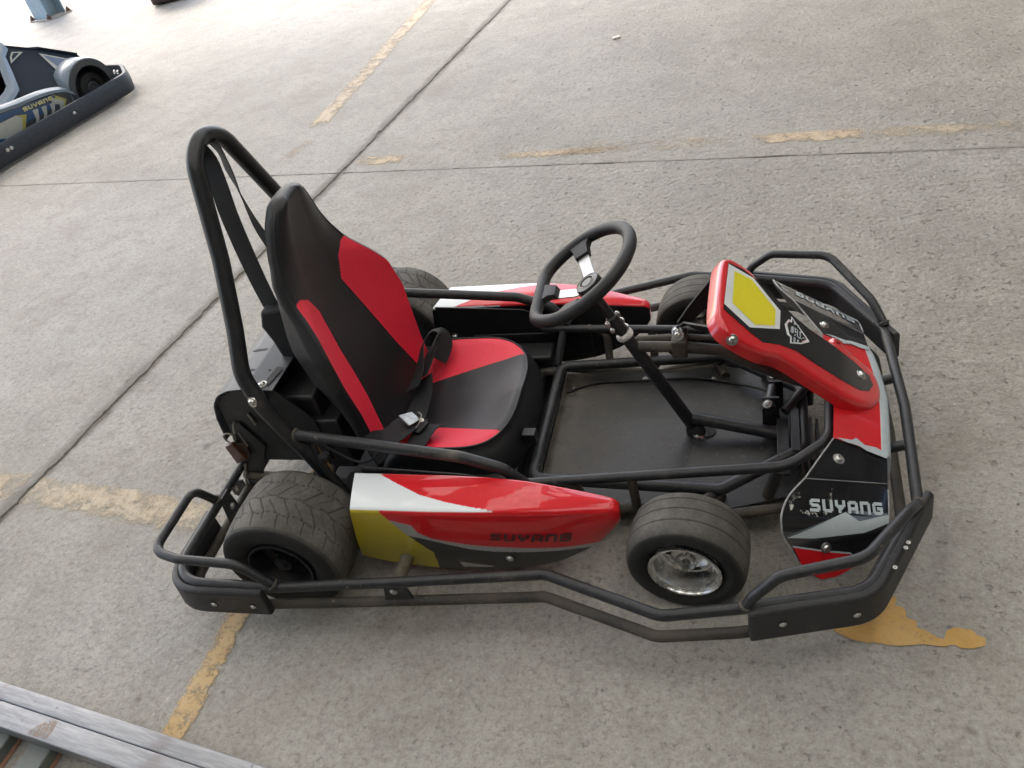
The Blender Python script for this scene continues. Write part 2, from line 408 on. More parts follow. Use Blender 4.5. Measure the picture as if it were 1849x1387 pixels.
# the bright patch that shows beyond the front bumper
blob = [(1.165, -.440), (1.205, -.415), (1.262, -.405), (1.283, -.385), (1.305, -.40), (1.298, -.418), (1.315, -.425), (1.318, -.448), (1.335, -.452), (1.332, -.466),
        (1.352, -.476), (1.368, -.488), (1.378, -.490), (1.385, -.468), (1.405, -.462), (1.43, -.466), (1.436, -.476), (1.450, -.482), (1.445, -.498), (1.425, -.506), (1.405, -.508),
        (1.392, -.500), (1.372, -.508), (1.345, -.504), (1.315, -.508), (1.28, -.512), (1.25, -.508), (1.215, -.505), (1.180, -.488)]
bl2 = []
for i, (x, y) in enumerate(blob):
    x2, y2 = blob[(i + 1) % len(blob)]
    for k in range(5):
        s = k / 5; bl2.append((x + (x2 - x) * s + random.gauss(0, .0009), y + (y2 - y) * s + random.gauss(0, .0009)))
from mathutils.geometry import tessellate_polygon
mb = MB(); mb.add([V(u, v, .0025) for u, v in bl2], [tuple(t) for t in tessellate_polygon([[Vector((u, v, 0)) for u, v in bl2]])]); tag(mb.build("painted_line", M_p3), kind='structure')

# workshop shell that shades the floor: open towards the yard on the far and left sides
M_roof = simple("corrugated_roof_underside", (.20, .20, .20), .8, var=.1, nscale=3)
M_wall = simple("workshop_wall", (.16, .155, .145), .85, var=.12, nscale=2)
RP0, RP1, RQ0, RQ1, RZ = -5.9, 9.0, -8.0, 4.9, 4.6
mb = MB(); n = 90
RLQ = -5.5                                               # rooflights start here and run out to the eaves
LIGHTS = [(-4.9, -3.9), (-2.3, -1.1), (.2, 1.4), (2.5, 3.9), (5.2, 6.4)]   # rooflight strips, in p
mb2 = MB()
for i in range(n):
    p, p2 = RP0 + (RP1 - RP0) * i / n, RP0 + (RP1 - RP0) * (i + 1) / n; pc = (p + p2) / 2
    for qa, qb, lit in ((RQ0, RLQ, False), (RLQ, RQ1, True)):
        q4 = [G2(p, qa, RZ + .035 * (i % 2)), G2(p2, qa, RZ + .035 * ((i + 1) % 2)), G2(p2, qb, RZ + .035 * ((i + 1) % 2)), G2(p, qb, RZ + .035 * (i % 2))]
        (mb2 if lit and any(a < pc < b for a, b in LIGHTS) else mb).add(q4, [(0, 1, 2, 3)])
tag(mb.build("roof", M_roof, sharp=5), kind='structure')
ROOF_L = mb2
def wall(a, b, z0, z1, th=.2):
    mb = MB(); a, b = G2(*a), G2(*b); d = (b - a).normalized(); nn = Vector((-d.y, d.x, 0)) * th
    P = [a, b, b + nn, a + nn]; mb.add([p + V(0, 0, z) for z in (z0, z1) for p in P], [(0, 1, 2, 3), (4, 5, 6, 7), (0, 1, 5, 4), (1, 2, 6, 5), (2, 3, 7, 6), (3, 0, 4, 7)])
    return tag(mb.build("wall", M_wall), kind='structure')
# translucent rooflights let daylight down through the sheeting
def rooflight_mat():
    t = MT("milky_rooflight_sheet"); tr = t.node("ShaderNodeBsdfTranslucent"); tr.inputs[0].default_value = (.93, .88, .73, 1)
    t.link(tr.outputs[0], t.out.inputs[0]); return t.m
M_rl = rooflight_mat()
tag(ROOF_L.build("rooflight", M_rl, sharp=5), kind='structure')
wall((RP0, RQ0), (RP1, RQ0), 0.003, RZ - .03, -.2)
wall((2.2, RQ1), (RP1 - .2, RQ1), 0.003, RZ - .03, .2)
wall((RP1, RQ0 + .002), (RP1, RQ1), 0.003, RZ - .03, -.2)

# ================================================================== GO-KART (origin on the floor under the rear axle, x forward, y to its left)
kart = tag(empty("go_kart"), "red and black single-seat go-kart with a tubular bumper and yellow nose plate", "go-kart")

# ---- bumper bars
def sym_loop(near, r):
    """near: points from rear centre to front centre on the near side -> closed loop"""
    pts = near + [mir(p) for p in reversed(near) if abs(p[1]) > 1e-6]
    rr = r + [r[i] for i in reversed(range(len(near))) if abs(near[i][1]) > 1e-6]
    return fillet(pts, rr, 8, closed=True)
up = [(-.257, 0, .160), (-.257, -.572, .158), (.02, -.570, .155), (.30, -.537, .154), (.617, -.497, .154), (.860, -.580, .154), (1.01, -.552, .155), (1.235, -.497, .155), (1.345, -.285, .155), (1.356, 0, .155)]
MB().tube(sym_loop(up, [0, .09, .3, .5, .06, .06, .4, .08, .05, 0]), .0118, 16, True).build("bumper_bar", M_tube, kart)
lo = [(-.257, 0, .098), (-.257, -.570, .085), (-.04, -.560, .074), (.26, -.531, .073), (.603, -.496, .073), (.845, -.573, .072), (1.01, -.550, .072), (1.215, -.490, .073), (1.325, -.275, .074), (1.33, 0, .074)]
MB().tube(sym_loop(lo, [0, .09, .3, .5, .06, .06, .4, .08, .05, 0]), .0118, 16, True).build("bumper_bar", M_tube_dirty, kart)
fl = [(1.012, -.556, .160), (1.030, -.552, .192), (1.078, -.536, .238), (1.225, -.497, .248), (1.318, -.345, .205), (1.346, -.290, .165)]
rl = [(.022, -.571, .158), (-.045, -.574, .238), (-.19, -.574, .246), (-.266, -.556, .246), (-.268, -.372, .246), (-.257, -.335, .165)]
for pts, r, m in ((fl, [0, .03, .05, .07, .10, 0], M_tube), (rl, [0, .06, .05, .05, .045, 0], M_tube)):
    for k in (0, 1):
        MB().tube(fillet([mir(p) if k else p for p in pts], r, 8), .0108, 14).build("bumper_hoop", m, kart)
def weld(p, d, r, parent):
    p, d = Vector(p), Vector(d).normalized(); up_ = Vector((0, 0, 1)) if abs(d.z) < .9 else Vector((1, 0, 0)); X = d.cross(up_).normalized(); Y = d.cross(X); P = []; R_ = []
    for k in range(28):
        a = 2 * PI * k / 28; P.append(p + (X * math.cos(a) + Y * math.sin(a)) * r); R_.append(.0032 + .0008 * (k % 2))
    return MB().tube(P, R_, 6, True).build("weld_bead", M_tube_dirty, parent)
for k in (1, -1):
    for p, d, r in (((1.016, -.556, .168), (.5, .1, 1), .0100), ((1.343, -.296, .170), (.4, .6, -.6), .0100), ((.016, -.571, .166), (-.6, 0, .8), .0100), ((-.257, -.338, .174), (0, .3, -1), .0100), ((.020, -.2875, .350), (1, 0, -.12), .0125)):
        weld((p[0], p[1] * k, p[2]), (d[0], d[1] * k, d[2]), r, kart)
# ---- corner guards
def guard_sec(t0, t1, z0, z1, c=.007):
    return [(t0, z0), (t1 - c, z0), (t1, z0 + c), (t1 - .004, z1 - c), (t1 - .004 - c, z1), (t0, z1)]
gf = fillet([(1.018, -.556, 0), (1.236, -.499, 0), (1.358, -.252, 0)], [0, .075, 0], 10)
gr = fillet([(-.262, -.36, 0), (-.262, -.578, 0), (-.012, -.572, 0)], [0, .085, 0], 10)
for k in (0, 1):
    for path, z0, z1, bl in ((gf, .083, .166, [(.06, .128), (.195, .122)]), (gr, .082, .160, [(.30, .118), (.40, .115)])):
        mb = MB(); pth = [Vector(mir(p)) if k else Vector(p) for p in path]
        if k: pth = pth[::-1]
        mb.sweep(pth, guard_sec(.004, .026, z0, z1)); g = mb.build("bumper_guard", M_plast, kart, bevel=.003, sharp=30)
        # bolts along the outer face
        L = [0]
        P = [Vector(mir(p)) if k else Vector(p) for p in path]
        for a, b in zip(P, P[1:]): L.append(L[-1] + (b - a).length)
        sgn = -1 if k else 1
        for s, zz in bl:
            i = max(j for j in range(len(L) - 1) if L[j] <= s); a, b = P[i], P[i + 1]; d = (b - a).normalized(); nn = Vector((d.y, -d.x, 0)) * sgn
            q = a + d * (s - L[i]) + nn * .0235; q.z = zz
            MB().lathe([(0, 0), (.0105, 0), (.0105, .002), (.008, .003)], q - nn * .001, nn, 16).build("bolt_socket", M_dark, g)
            bolt(q + nn * .0005, nn, g, .0050)
# small bolts along the inside of the near front guard
for p in ((1.283, -.452, .168), (1.307, -.405, .168), (1.313, -.392, .168)): bolt(p, (0, 0, 1), kart, .0028)
# ---- bumper brackets (plate between the two bars) and their stubs
for sg in (-1, 1):
    mb = MB(); mb.prism([(.245, .072), (.315, .068), (.300, .158), (.262, .158)], lambda u, v, d: V(u, sg * (.527 + d - .10 * (u - .28)), v), .0, .006); b = mb.build("bumper_bracket", M_tube, kart, bevel=.001)
    bolt((.275, sg * .5345, .113), (0, sg, 0), b, .0062)
    MB().cyl((.262, sg * .33, .078), (.272, sg * .528, .108), .0150, 18).build("bumper_stub", M_steel, kart)
    # rear plates
    mb = MB(); mb.prism([(-.352 * sg, .06), (-.29 * sg, .06), (-.30 * sg, .17), (-.335 * sg, .17)], lambda u, v, d: V(-.250 + d, u, v), 0, .005); mb.build("bumper_bracket", M_tube, kart)
    bolt((-.2445, sg * -.315 * -1 if sg > 0 else -.315, .125), (1, 0, 0), kart, .006)
for yy in (-.11, .11):
    MB().cyl((1.20, yy, .10), (1.352, yy, .150), .0118, 14).build("bumper_stub", M_tube, kart)
    MB().cyl((-.257, yy * 1.9, .13), (.05, yy * 1.9, .10), .0125, 14).build("bumper_stub", M_tube_dirty, kart)

# ---- roll hoop with arm rails
H = [(.085, -.285, .085), (.055, -.285, .180), (.036, -.286, .272), (.002, -.286, .352), (-.030, -.286, .440), (-.060, -.264, .514), (-.061, -.214, .603), (-.066, -.146, .742), (-.0755, -.100, .850), (-.0805, -.0753, .907)]
Hn = fillet(H, [0, .2, .3, .3, .09, .12, .4, .25, .5, 0], 8)
Hn += [Vector((-.0805 - .007 * k / 12, -.082 * math.cos(t), .875 + .082 * math.sin(t))) for k, t in ((k, math.radians(23.3 + 66.7 * k / 12)) for k in range(1, 12))]
Hf = [Vector(mir(p)) for p in reversed(Hn)]
hoop = MB().tube(Hn + [Vector((-.0876, 0, .957))] + Hf, .0190, 20).build("roll_hoop", M_hoop, kart)
bolt((-.039, -.2985, .462), (-.2, -1, .25), hoop, .0085)
bolt((-.039, .2985, .462), (-.2, 1, .25), hoop, .0085)
bolt((-.101, -.064, .925), (-1, -.4, .2), hoop, .006)
for sg in (-1, 1):
    A = [(.002, sg * .287, .352), (.15, sg * .293, .333), (.415, sg * .303, .298), (.505, sg * .303, .262), (.545, sg * .296, .205)]
    MB().tube(fillet(A, [0, .5, .10, .06, 0], 8), .0132, 16).build("arm_rail", M_tube, kart)
# ---- frame rails round the footwell
rn = [(.47, -.292, .196), (1.10, -.234, .206), (1.188, -.150, .206), (1.196, 0, .206)]
R2 = fillet(rn + [mir(p) for p in reversed(rn[:-1])], [0, .10, .08, 0, .08, .10, 0], 9)
MB().tube(R2, .0112, 16).build("frame_rail", M_tube, kart)
pn = [(.527, 0, .128), (.527, -.206, .128), (.961, -.232, .128), (1.140, -.100, .128), (1.140, 0, .128)]
P2 = fillet(pn + [mir(p) for p in reversed(pn[1:-1])], [0, .03, .03, .03, 0, .03, .03, .03], 6, closed=True)
MB().tube(P2, .0135, 16, True).build("frame_rail", M_tube, kart)
for sg in (-1, 1):
    MB().tube(fillet([(.085, sg * .285, .085), (.35, sg * .235, .085), (.527, sg * .205, .112)], .1, 6), .0135, 14).build("frame_rail", M_tube_dirty, kart)
    MB().tube(fillet([(.02, sg * .225, .10), (-.05, sg * .21, .10), (-.257, sg * .205, .10)], .1, 4), .0125, 14).build("frame_rail", M_tube_dirty, kart)
    MB().cyl((.532, sg * .287, .196), (.512, sg * .225, .120), .0105, 12).build("frame_post", M_tube, kart)
    MB().tube(fillet([(.600, sg * .281, .200), (.650, sg * .279, .190), (.655, sg * .240, .100)], .04, 6), .0105, 12).build("frame_post", M_tube_dirty, kart)
    MB().cyl((.775, sg * .262, .200), (.775, sg * .250, .085), .011, 12).build("frame_post", M_tube_dirty, kart)
    MB().cyl((1.085, sg * .233, .200), (1.06, sg * .205, .085), .014, 12).build("frame_post", M_tube_dirty, kart)
    MB().tube(fillet([(.30, sg * .300, .075), (.62, sg * .255, .072), (.80, sg * .235, .070), (.985, sg * .262, .070)], .1, 5), .0125, 14).build("frame_rail", M_tube_dirty, kart)
    MB().tube([(.79, sg * .235, .072), (.91, sg * .275, .080), (1.10, sg * .235, .08)], .0115, 14).build("frame_rail", M_tube_dirty, kart)
# ---- floor pan
def pan_mat():
    t = MT("chequer_floor_pan"); co = t.co()
    d = t.ramp(t.noise(5, 6, .65), .40, .75); c = t.mix(t.math('MULTIPLY', d, .7), (.022, .0225, .024), (.082, .072, .058))
    c = t.mix(t.math('MULTIPLY', t.ramp(t.noise(70, 4, .7), .58, .72), .5), c, (.12, .11, .095))
    xs_ = t.node("ShaderNodeSeparateXYZ"); t.link(co, xs_.inputs[0])
    ed = t.math('MULTIPLY', t.ramp(t.math('ADD', xs_.outputs['X'], t.math('MULTIPLY', t.noise(8, 5, .7), .12)), .68, .58), t.ramp(t.noise(20, 5, .7), .30, .55)); c = t.mix(t.math('MULTIPLY', ed, .75), c, (.135, .115, .088))
    scr = t.ramp(t.noise(26, 6, .85, None, 4.0), .62, .66); c = t.mix(t.math('MULTIPLY', scr, .35), c, (.14, .14, .14))
    v1 = t.node("ShaderNodeTexWave"); v1.inputs['Scale'].default_value = 22; v1.inputs['Distortion'].default_value = 1.5; t.link(co, v1.inputs['Vector'])
    h = t.math('MULTIPLY', t.ramp(t.voro(38), .28, .2), t.ramp(v1.outputs['Fac'], .45, .7))
    return t.done(col=c, rough=t.math('MULTIPLY_ADD', d, .3, .38), normal=t.bump(h, .22, .004))
M_pan = pan_mat()
po = [(.532, -.232), (.95, -.252), (1.10, -.205), (1.135, -.12), (1.135, .12), (1.10, .205), (.95, .252), (.532, .232)]
mb = MB(); mb.prism(po, lambda u, v, d: V(u, v, d), .074, .080)
pan = mb.build("floor_pan", M_pan, kart)
for x, y in ((.56, .17), (.56, -.17), (.93, .20), (.93, -.205), (.75, .205)): bolt((x, y, .0805), (0, 0, 1), kart, .0048)
MB().tube(catmull([(.545, .150, .084), (.62, .185, .085), (.75, .193, .084), (.88, .198, .085), (1.0, .165, .088), (1.07, .10, .12)], 8), .0032, 8).build("brake_line", M_dark, kart)
# ---- pedal mount, brace and front plates
MB().box(1.082, 1.108, -.175, .03, .112, .122).build("pedal_mount", M_tube, kart, bevel=.001)
MB().cyl((.888, 0, .128), (1.095, -.028, .098), .0152, 16).build("column_brace", M_tube, kart)
MB().cyl((1.100, .005, .140), (1.160, .085, .165), .0112, 14).build("frame_post", M_tube, kart)
MB().cyl((1.16, .09, .20), (1.16, .09, .09), .0095, 12).build("frame_post", M_tube, kart)
MB().box(1.112, 1.132, -.125, .012, .095, .145).build("pedal_bracket", M_tube, kart, bevel=.0015)
for k in range(3):
    MB().box(1.140 + .014 * k, 1.146 + .014 * k, -.150 + .012 * k, .0, .082, .135 - .006 * k, M=Matrix.Rotation(.10 * k, 4, 'Z') if False else None).build("pedal_spring_plate", M_black, kart)
bolt((1.118, -.150, .131), (0, 0, 1), kart, .0055)
pv = MB().cyl((1.078, .084, .172), (1.064, -.012, .172), .0108, 16).build("pedal_pivot", M_tube, kart)
for q, w in (((1.0785, .088, .172), 1), ((1.064, -.016, .172), 1)):
    MB().cyl((q[0] + .002, q[1] - .008, q[2]), (q[0] - .002, q[1] + .008, q[2] + .0), .0165, 16).build("pivot_sleeve", M_dark, pv)
    bolt((q[0] - .002, q[1] - .004, q[2] + .0165), (-.3, -.4, 1), pv, .0072)
MB().prism([(1.06, .09), (1.10, .10), (1.098, .185), (1.066, .185)], lambda u, v, d: V(u, .062 + d, v), 0, .006).build("pedal_bracket", M_tube, kart)
MB().prism([(1.05, .09), (1.09, .10), (1.088, .185), (1.052, .185)], lambda u, v, d: V(u, .004 + d, v), 0, .006).build("pedal_bracket", M_tube, kart)

# ---- steering column, support and wheel
D = Vector((-.2015, 0, .432)).normalized(); base = Vector((.8935, 0, .090))
def on(s, off=(0, 0, 0)): return base + D * s + Vector(off)
MB().cyl(on(0), on(.325), .0152, 20).build("steering_column", M_hoop, kart)
col_r = MB().lathe([(.0150, .322), (.0195, .322), (.0205, .326), (.0200, .332), (.0175, .335), (.0120, .335)], base, D, 24).build("column_collar", simple("greased_bearing_ring", (.55, .53, .50), .4), kart)
MB().cyl(on(.32), on(.475), .0108, 16).build("steering_shaft", M_hoop, kart)
MB().lathe([(.010, .338), (.0150, .340), (.0150, .385), (.011, .388)], base, D, 18).build("shaft_coupling", M_hoop, kart)
for s, o in ((.352, (-.014, -.012, 0)), (.374, (-.013, -.016, .0)), (.362, (.012, .012, .002)), (.378, (.010, .014, .004)), (.346, (.014, .010, 0))): bolt(on(s, o), Vector((o[0], o[1], .004)), kart, .0055)
MB().lathe([(.018, -.012), (.021, -.010), (.021, .010), (.017, .016)], base, D, 24).build("column_cup", M_dark, kart)
MB().lathe([(.015, -.013), (.0195, -.0105), (.0195, -.006), (.015, -.004)], Vector((.905, -.008, .092)), (0.2, 0, 1), 24).build("cup_ring", M_alu, kart)
mb = MB(); mb.prism([(.036 * math.cos(a) + .906, .024 * math.sin(a)) for a in [2 * PI * k / 28 for k in range(28)]], lambda u, v, d: V(u, v, d), .0805, .0835); mb.build("pan_gasket", M_dark, kart)
S = fillet([(.782, 0, .352), (.88, 0, .347), (.968, 0, .334), (1.08, 0, .265), (1.196, 0, .210)], [0, .1, .08, .3, 0], 8)
MB().tube(S, .0128, 16).build("column_support", M_tube_dirty, kart)
S2 = [(.775, .028, .350), (.88, .030, .352), (.968, .028, .340)]
MB().tube(S2, .009, 14).build("column_support", M_tube_dirty, kart)
MB().tube(fillet([(.93, .03, .342), (.985, .032, .322), (1.07, .032, .26)], .05, 5), .010, 14).build("column_support", M_tube_dirty, kart)
cl = MB().box(.858, .892, -.017, .040, .326, .372).build("support_clamp", M_tube_dirty, kart, bevel=.003)
bolt((.874, -.001, .381), (-.25, -.75, .6), cl, .0086, mat=None)
# steering wheel
wa = math.atan2(D.x, D.z) - .072; wr_ = -.05
WN = Vector((math.sin(wa) * math.cos(wr_), math.sin(wr_), math.cos(wa) * math.cos(wr_))); WU = Vector((math.cos(wa), 0, -math.sin(wa))); WV = WN.cross(WU)
WC = base + D * .5165
def wp(u, v, h=0): return WC + WU * u + WV * v + WN * h
ang0 = math.radians(138); Rw = .136
ctrl = []
for k in range(27):
    a = -ang0 + 2 * ang0 * k / 26; ctrl.append((Rw * math.cos(a), Rw * math.sin(a)))
flat = [(-.110, .066), (-.111, .025), (-.111, -.025), (-.110, -.066)]
ring = catmull([wp(u, v) for u, v in ctrl + flat], 5, closed=True)
sw = MB().tube(ring, .0145, 16, True).build("steering_wheel", simple("black_foam_grip", (.0115, .012, .013), .5, bump=.35, nscale=120), kart)
def plate(pts2, h0s, th, name, mat, parent):
    """strip: list of (u, v, h, halfwidth, dir) stations"""
    mb = MB(); G = []
    for (u, v, h, w, d) in pts2:
        du, dv = d; G.append([wp(u - dv * w, v + du * w, h), wp(u + dv * w, v - du * w, h), wp(u + dv * w, v - du * w, h - th), wp(u - dv * w, v + du * w, h - th)])
    mb.grid(G, cv=True); n = len(G); o = 0
    mb.f += [(0, 1, 2, 3), tuple((n - 1) * 4 + k for k in (3, 2, 1, 0))]; mb.mi += [0, 0]
    return mb.build(name, mat, parent, bevel=.001)
HB = -.040
for ang in (97, 180, 263):
    a = math.radians(ang); du, dv = math.cos(a), math.sin(a); ro = .128 if ang != 180 else .104
    off = 0
    plate([(du * .015 + off * .4, dv * .015, HB, .015, (du, dv)), (du * .038 + off * .5, dv * .038, HB + .004, .0145, (du, dv)), (du * .085 + off, dv * .085, -.012, .0145, (du, dv)), (du * ro + off, dv * ro, -.002, .0145, (du, dv))], 0, .004, "wheel_spoke", M_spoke, sw)
    k_ = .75 if ang == 180 else 1.0
    plate([(du * (ro - .044 * k_) + off, dv * (ro - .044 * k_), -.005, .0175, (du, dv)), (du * (ro - .02) + off, dv * (ro - .02), .003, .020, (du, dv)), (du * ro + off, dv * ro, .007, .030, (du, dv))], 0, .016, "spoke_cover", bpy.data.materials["black_foam_grip"], sw)
hb = MB().lathe([(0, HB + .014), (.0125, HB + .0135), (.0135, HB + .0115), (.0165, HB + .0115), (.0175, HB + .014), (.0285, HB + .0125), (.031, HB + .009), (.031, HB - .014), (.022, HB - .03), (.012, HB - .032)], WC, WN, 36).build("wheel_boss", simple("black_boss", (.018, .018, .019), .3), sw)
MB().lathe([(.0165, HB + .0145), (.0172, HB + .0150), (.0182, HB + .0148), (.0186, HB + .0138)], WC, WN, 36).build("boss_ring", M_steel, hb)

# ---- wheels
def tyre_mat(name, tread, wall):
    t = MT(name); at = t.node("ShaderNodeAttribute", attribute_name="tread")
    n = t.ramp(t.noise(14, 6, .65), .35, .7); g = t.ramp(t.noise(160, 3, .6), .4, .7)
    a = t.mix(n, tread, tuple(x * 1.35 for x in tread)); a = t.mix(t.math('MULTIPLY', g, .4), a, tuple(x * .5 for x in tread))
    b = t.mix(t.math('MULTIPLY', t.ramp(t.noise(24, 6, .7), .52, .75), .7), wall, tuple(x * 1.8 for x in wall))
    f = t.math('MULTIPLY', at.outputs['Fac'], t.math('MULTIPLY_ADD', n, .35, .65))
    return t.done(col=t.mix(f, b, a), rough=.72, normal=t.bump(t.noise(220, 3, .6), .25, .002), spec=.35)
M_tyre = tyre_mat("dusty_tyre_rubber", (.098, .091, .080), (.020, .020, .0195))
def smooth01(x): x = np.clip(x, 0, 1); return x * x * (3 - 2 * x)
def tyre(R, w, rb, crown, kind, na=720):
    """tyre round local y; outer sidewall towards -y. returns mesh"""
    hw = w / 2
    # profile: list of (radius, y) from outer bead over the tread to inner bead
    sh = .020
    ctrl = [(rb, -hw * .70), (rb + .012, -hw * .90), (rb + (R - rb) * .45, -hw * 1.0), (R - sh, -hw * .985), (R - sh * .42, -hw * .93)]
    prof = [(p.x, p.y) for p in catmull([V(a, b, 0) for a, b in ctrl], 5)][:-1]
    nt = 64
    tr = []
    for i in range(nt + 1):
        s = -1 + 2 * i / nt; y = s * hw * .93; r = R - crown * s * s - (sh * .42 - crown) * abs(s) ** 9 * 1.0
        tr.append((r, y))
    full = prof + tr + [(r, -y) for r, y in reversed(prof)]
    n = len(full); A = np.array(full); th = np.arange(na) * 2 * PI / na
    r = np.repeat(A[None, :, 0], na, 0); y = np.repeat(A[None, :, 1], na, 0); T = np.repeat(th[:, None], n, 1)
    istr = (np.arange(n) >= len(prof)) & (np.arange(n) <= len(prof) + nt); s = y / (hw * .93); arc = T * R
    dep = np.zeros_like(r)
    def line(dist, wid): return 1 - smooth01((np.abs(dist) - wid * .22) / (wid * .40))
    if kind == 'rear':
        pitch = 2 * PI * R / 15
        for c, ph in ((-.96, 0), (-.52, .3), (0, 0), (.52, .3), (.96, 0)):
            wav = np.where(abs(c) < .9, 1, 1)
            seg = ((arc / pitch + ph) % 1)
            dash = smooth01((seg - .04) / .03) * smooth01((.985 - seg) / .03) if abs(c) < .9 else 1.0
            dep = np.maximum(dep, line((s - c) * hw + .0035 * np.sin(2 * PI * (arc / pitch + ph)) * (abs(c) < .9), .0026) * dash)
        for a, b, ph, lean, wd in ((-.52, 0, .02, .55, .0024), (0, .52, .32, -.55, .0024), (-.50, -.12, .52, .50, .0018), (.12, .50, .82, -.50, .0018), (-.93, -.55, .15, .10, .0020), (.55, .93, .65, -.10, .0020), (.55, .75, .25, .1, .0016), (-.75, -.55, .75, .1, .0016)):
            u = (s - a) / (b - a); on_ = (u > 0) & (u < 1)
            q = ((arc / pitch - ph - lean * (u - .5) + .5) % 1 - .5) * pitch
            dep = np.maximum(dep, line(q, wd) * on_)
    else:
        for c in (-.40, .12, .62): dep = np.maximum(dep, line((s - c) * hw, .0022))
    dep = dep * istr[None, :]
    r = r - dep * .0026
    X = r * np.cos(T); Z = r * np.sin(T)
    vs = np.stack([X, y, Z], -1).reshape(-1, 3)
    i = np.arange(na)[:, None]; j = np.arange(n - 1)[None, :]; i2 = (i + 1) % na
    F = np.stack([i * n + j, i * n + j + 1, i2 * n + j + 1, i2 * n + j], -1).reshape(-1, 4)
    me = bpy.data.meshes.new("tyre"); me.from_pydata(vs.tolist(), [], F.tolist()); me.materials.append(M_tyre)
    at = me.attributes.new("tread", 'FLOAT', 'POINT')
    fr = smooth01((1.06 - np.abs(s)) / .10) * (1 - .85 * dep)
    lowr = smooth01((r - (R - sh * 1.3)) / (sh * .8))
    at.data.foreach_set('value', (fr * lowr).astype(np.float32).ravel())
    me.polygons.foreach_set('use_smooth', [True] * len(me.polygons)); me.update(); return me
RF, WF, RR, WR = .1245, .118, .1475, .186
tyre_f, tyre_r = tyre(RF, WF, .069, .004, 'front'), tyre(RR, WR, .070, .0045, 'rear')
def arm_strut(mb, a0, a1, r0, r1, y0, y1, w0, w1, th):
    pass
def make_wheel(name, kind, loc, rz=0.0):
    hub = MB()
    if kind == 'front':
        hub.lathe([(0, .010), (.009, .006), (.009, -.004), (.0145, -.006), (.0165, -.010), (.0215, -.008), (.0225, -.003), (.0205, .001), (.0185, -.004), (.0185, -.06)], (0, 0, 0), (0, -1, 0), 32)
    else:
        hub.lathe([(0, .010), (.010, .010), (.011, .003), (.020, .002), (.022, -.03), (.032, -.032), (.034, -.045), (.034, -.09)], (0, 0, 0), (0, -1, 0), 28)
    h = hub.build(name, M_alu if kind == 'front' else M_black, kart); h.location = loc; h.rotation_euler = (0, 0, rz)
    t = bpy.data.objects.new("tyre", tyre_f if kind == 'front' else tyre_r); COL.objects.link(t); t.parent = h
    if kind == 'front':
        t.location = (0, .033, 0)                         # outer rim lip sits about 20 mm outside the hub face
        rim = MB()
        rim.lathe([(.0745, .026), (.0750, .022), (.0735, .0185), (.0690, .0180), (.0655, .0205), (.0630, .0190), (.0605, .010), (.0590, -.012), (.0568, -.021), (.0500, -.0235), (.0360, -.0165), (.0240, -.010), (.0205, -.009)], (0, 0, 0), (0, -1, 0), 72)
        rim.lathe([(.0738, .0160), (.0720, .0), (.0690, -.05), (.0700, -.07), (.076, -.085)], (0, 0, 0), (0, -1, 0), 48)
        rm = rim.build("rim", M_alu, h, sharp=25)
        for k in range(3):                                # cooling windows cut through the dish
            b = 2 * PI * k / 3 + 2.75; G = []
            for i in range(9):
                d = -.42 + .84 * i / 8; e = 1 - abs(2 * i / 8 - 1) ** 4 * .35
                G.append([V(r_ * math.cos(b + d * e_), yy, r_ * math.sin(b + d * e_)) for r_, yy, e_ in ((.0330, .0140, .75), (.040, .0177, .95), (.047, .0213, 1.0), (.0520, .0222, .95))])
            MB().grid(G).build("rim_opening", M_dark, h)
        MB().lathe([(0, .014), (.006, .014), (.0065, .004), (.0095, .003), (.0095, -.006)], (0, -.004, 0), (0, -1, 0), 6).build("axle_nut", M_steel, h, sharp=20)
        MB().lathe([(0, .019), (.0035, .019), (.0042, .012), (.0042, .0)], (0, -.004, 0), (0, -1, 0), 12).build("axle_end", M_steel, h)
    else:
        t.location = (0, .075, 0)
        rim = MB(); rim.lathe([(.079, .010), (.0785, .0155), (.075, .016), (.072, .010), (.069, -.004), (.066, -.030), (.052, -.040), (.034, -.040)], (0, 0, 0), (0, -1, 0), 64)
        rim.build("rim", M_black, h, sharp=25)
        for k in range(4):
            a = 2 * PI * k / 4 + .5; bolt((.045 * math.cos(a), .038, .045 * math.sin(a)), (0, -1, 0), h, .0050)
    return h
wf = make_wheel("wheel", 'front', (.897, -.4300, RF - .001), -.0675)
wr = make_wheel("wheel", 'rear', (0, -.5010, RR - .001))
w3 = dup(wf); w3.location = (.897, .4300, RF - .001); w3.rotation_euler = (0, 0, PI - .0675)
w4 = dup(wr); w4.location = (0, .5010, RR - .001); w4.rotation_euler = (0, 0, PI)
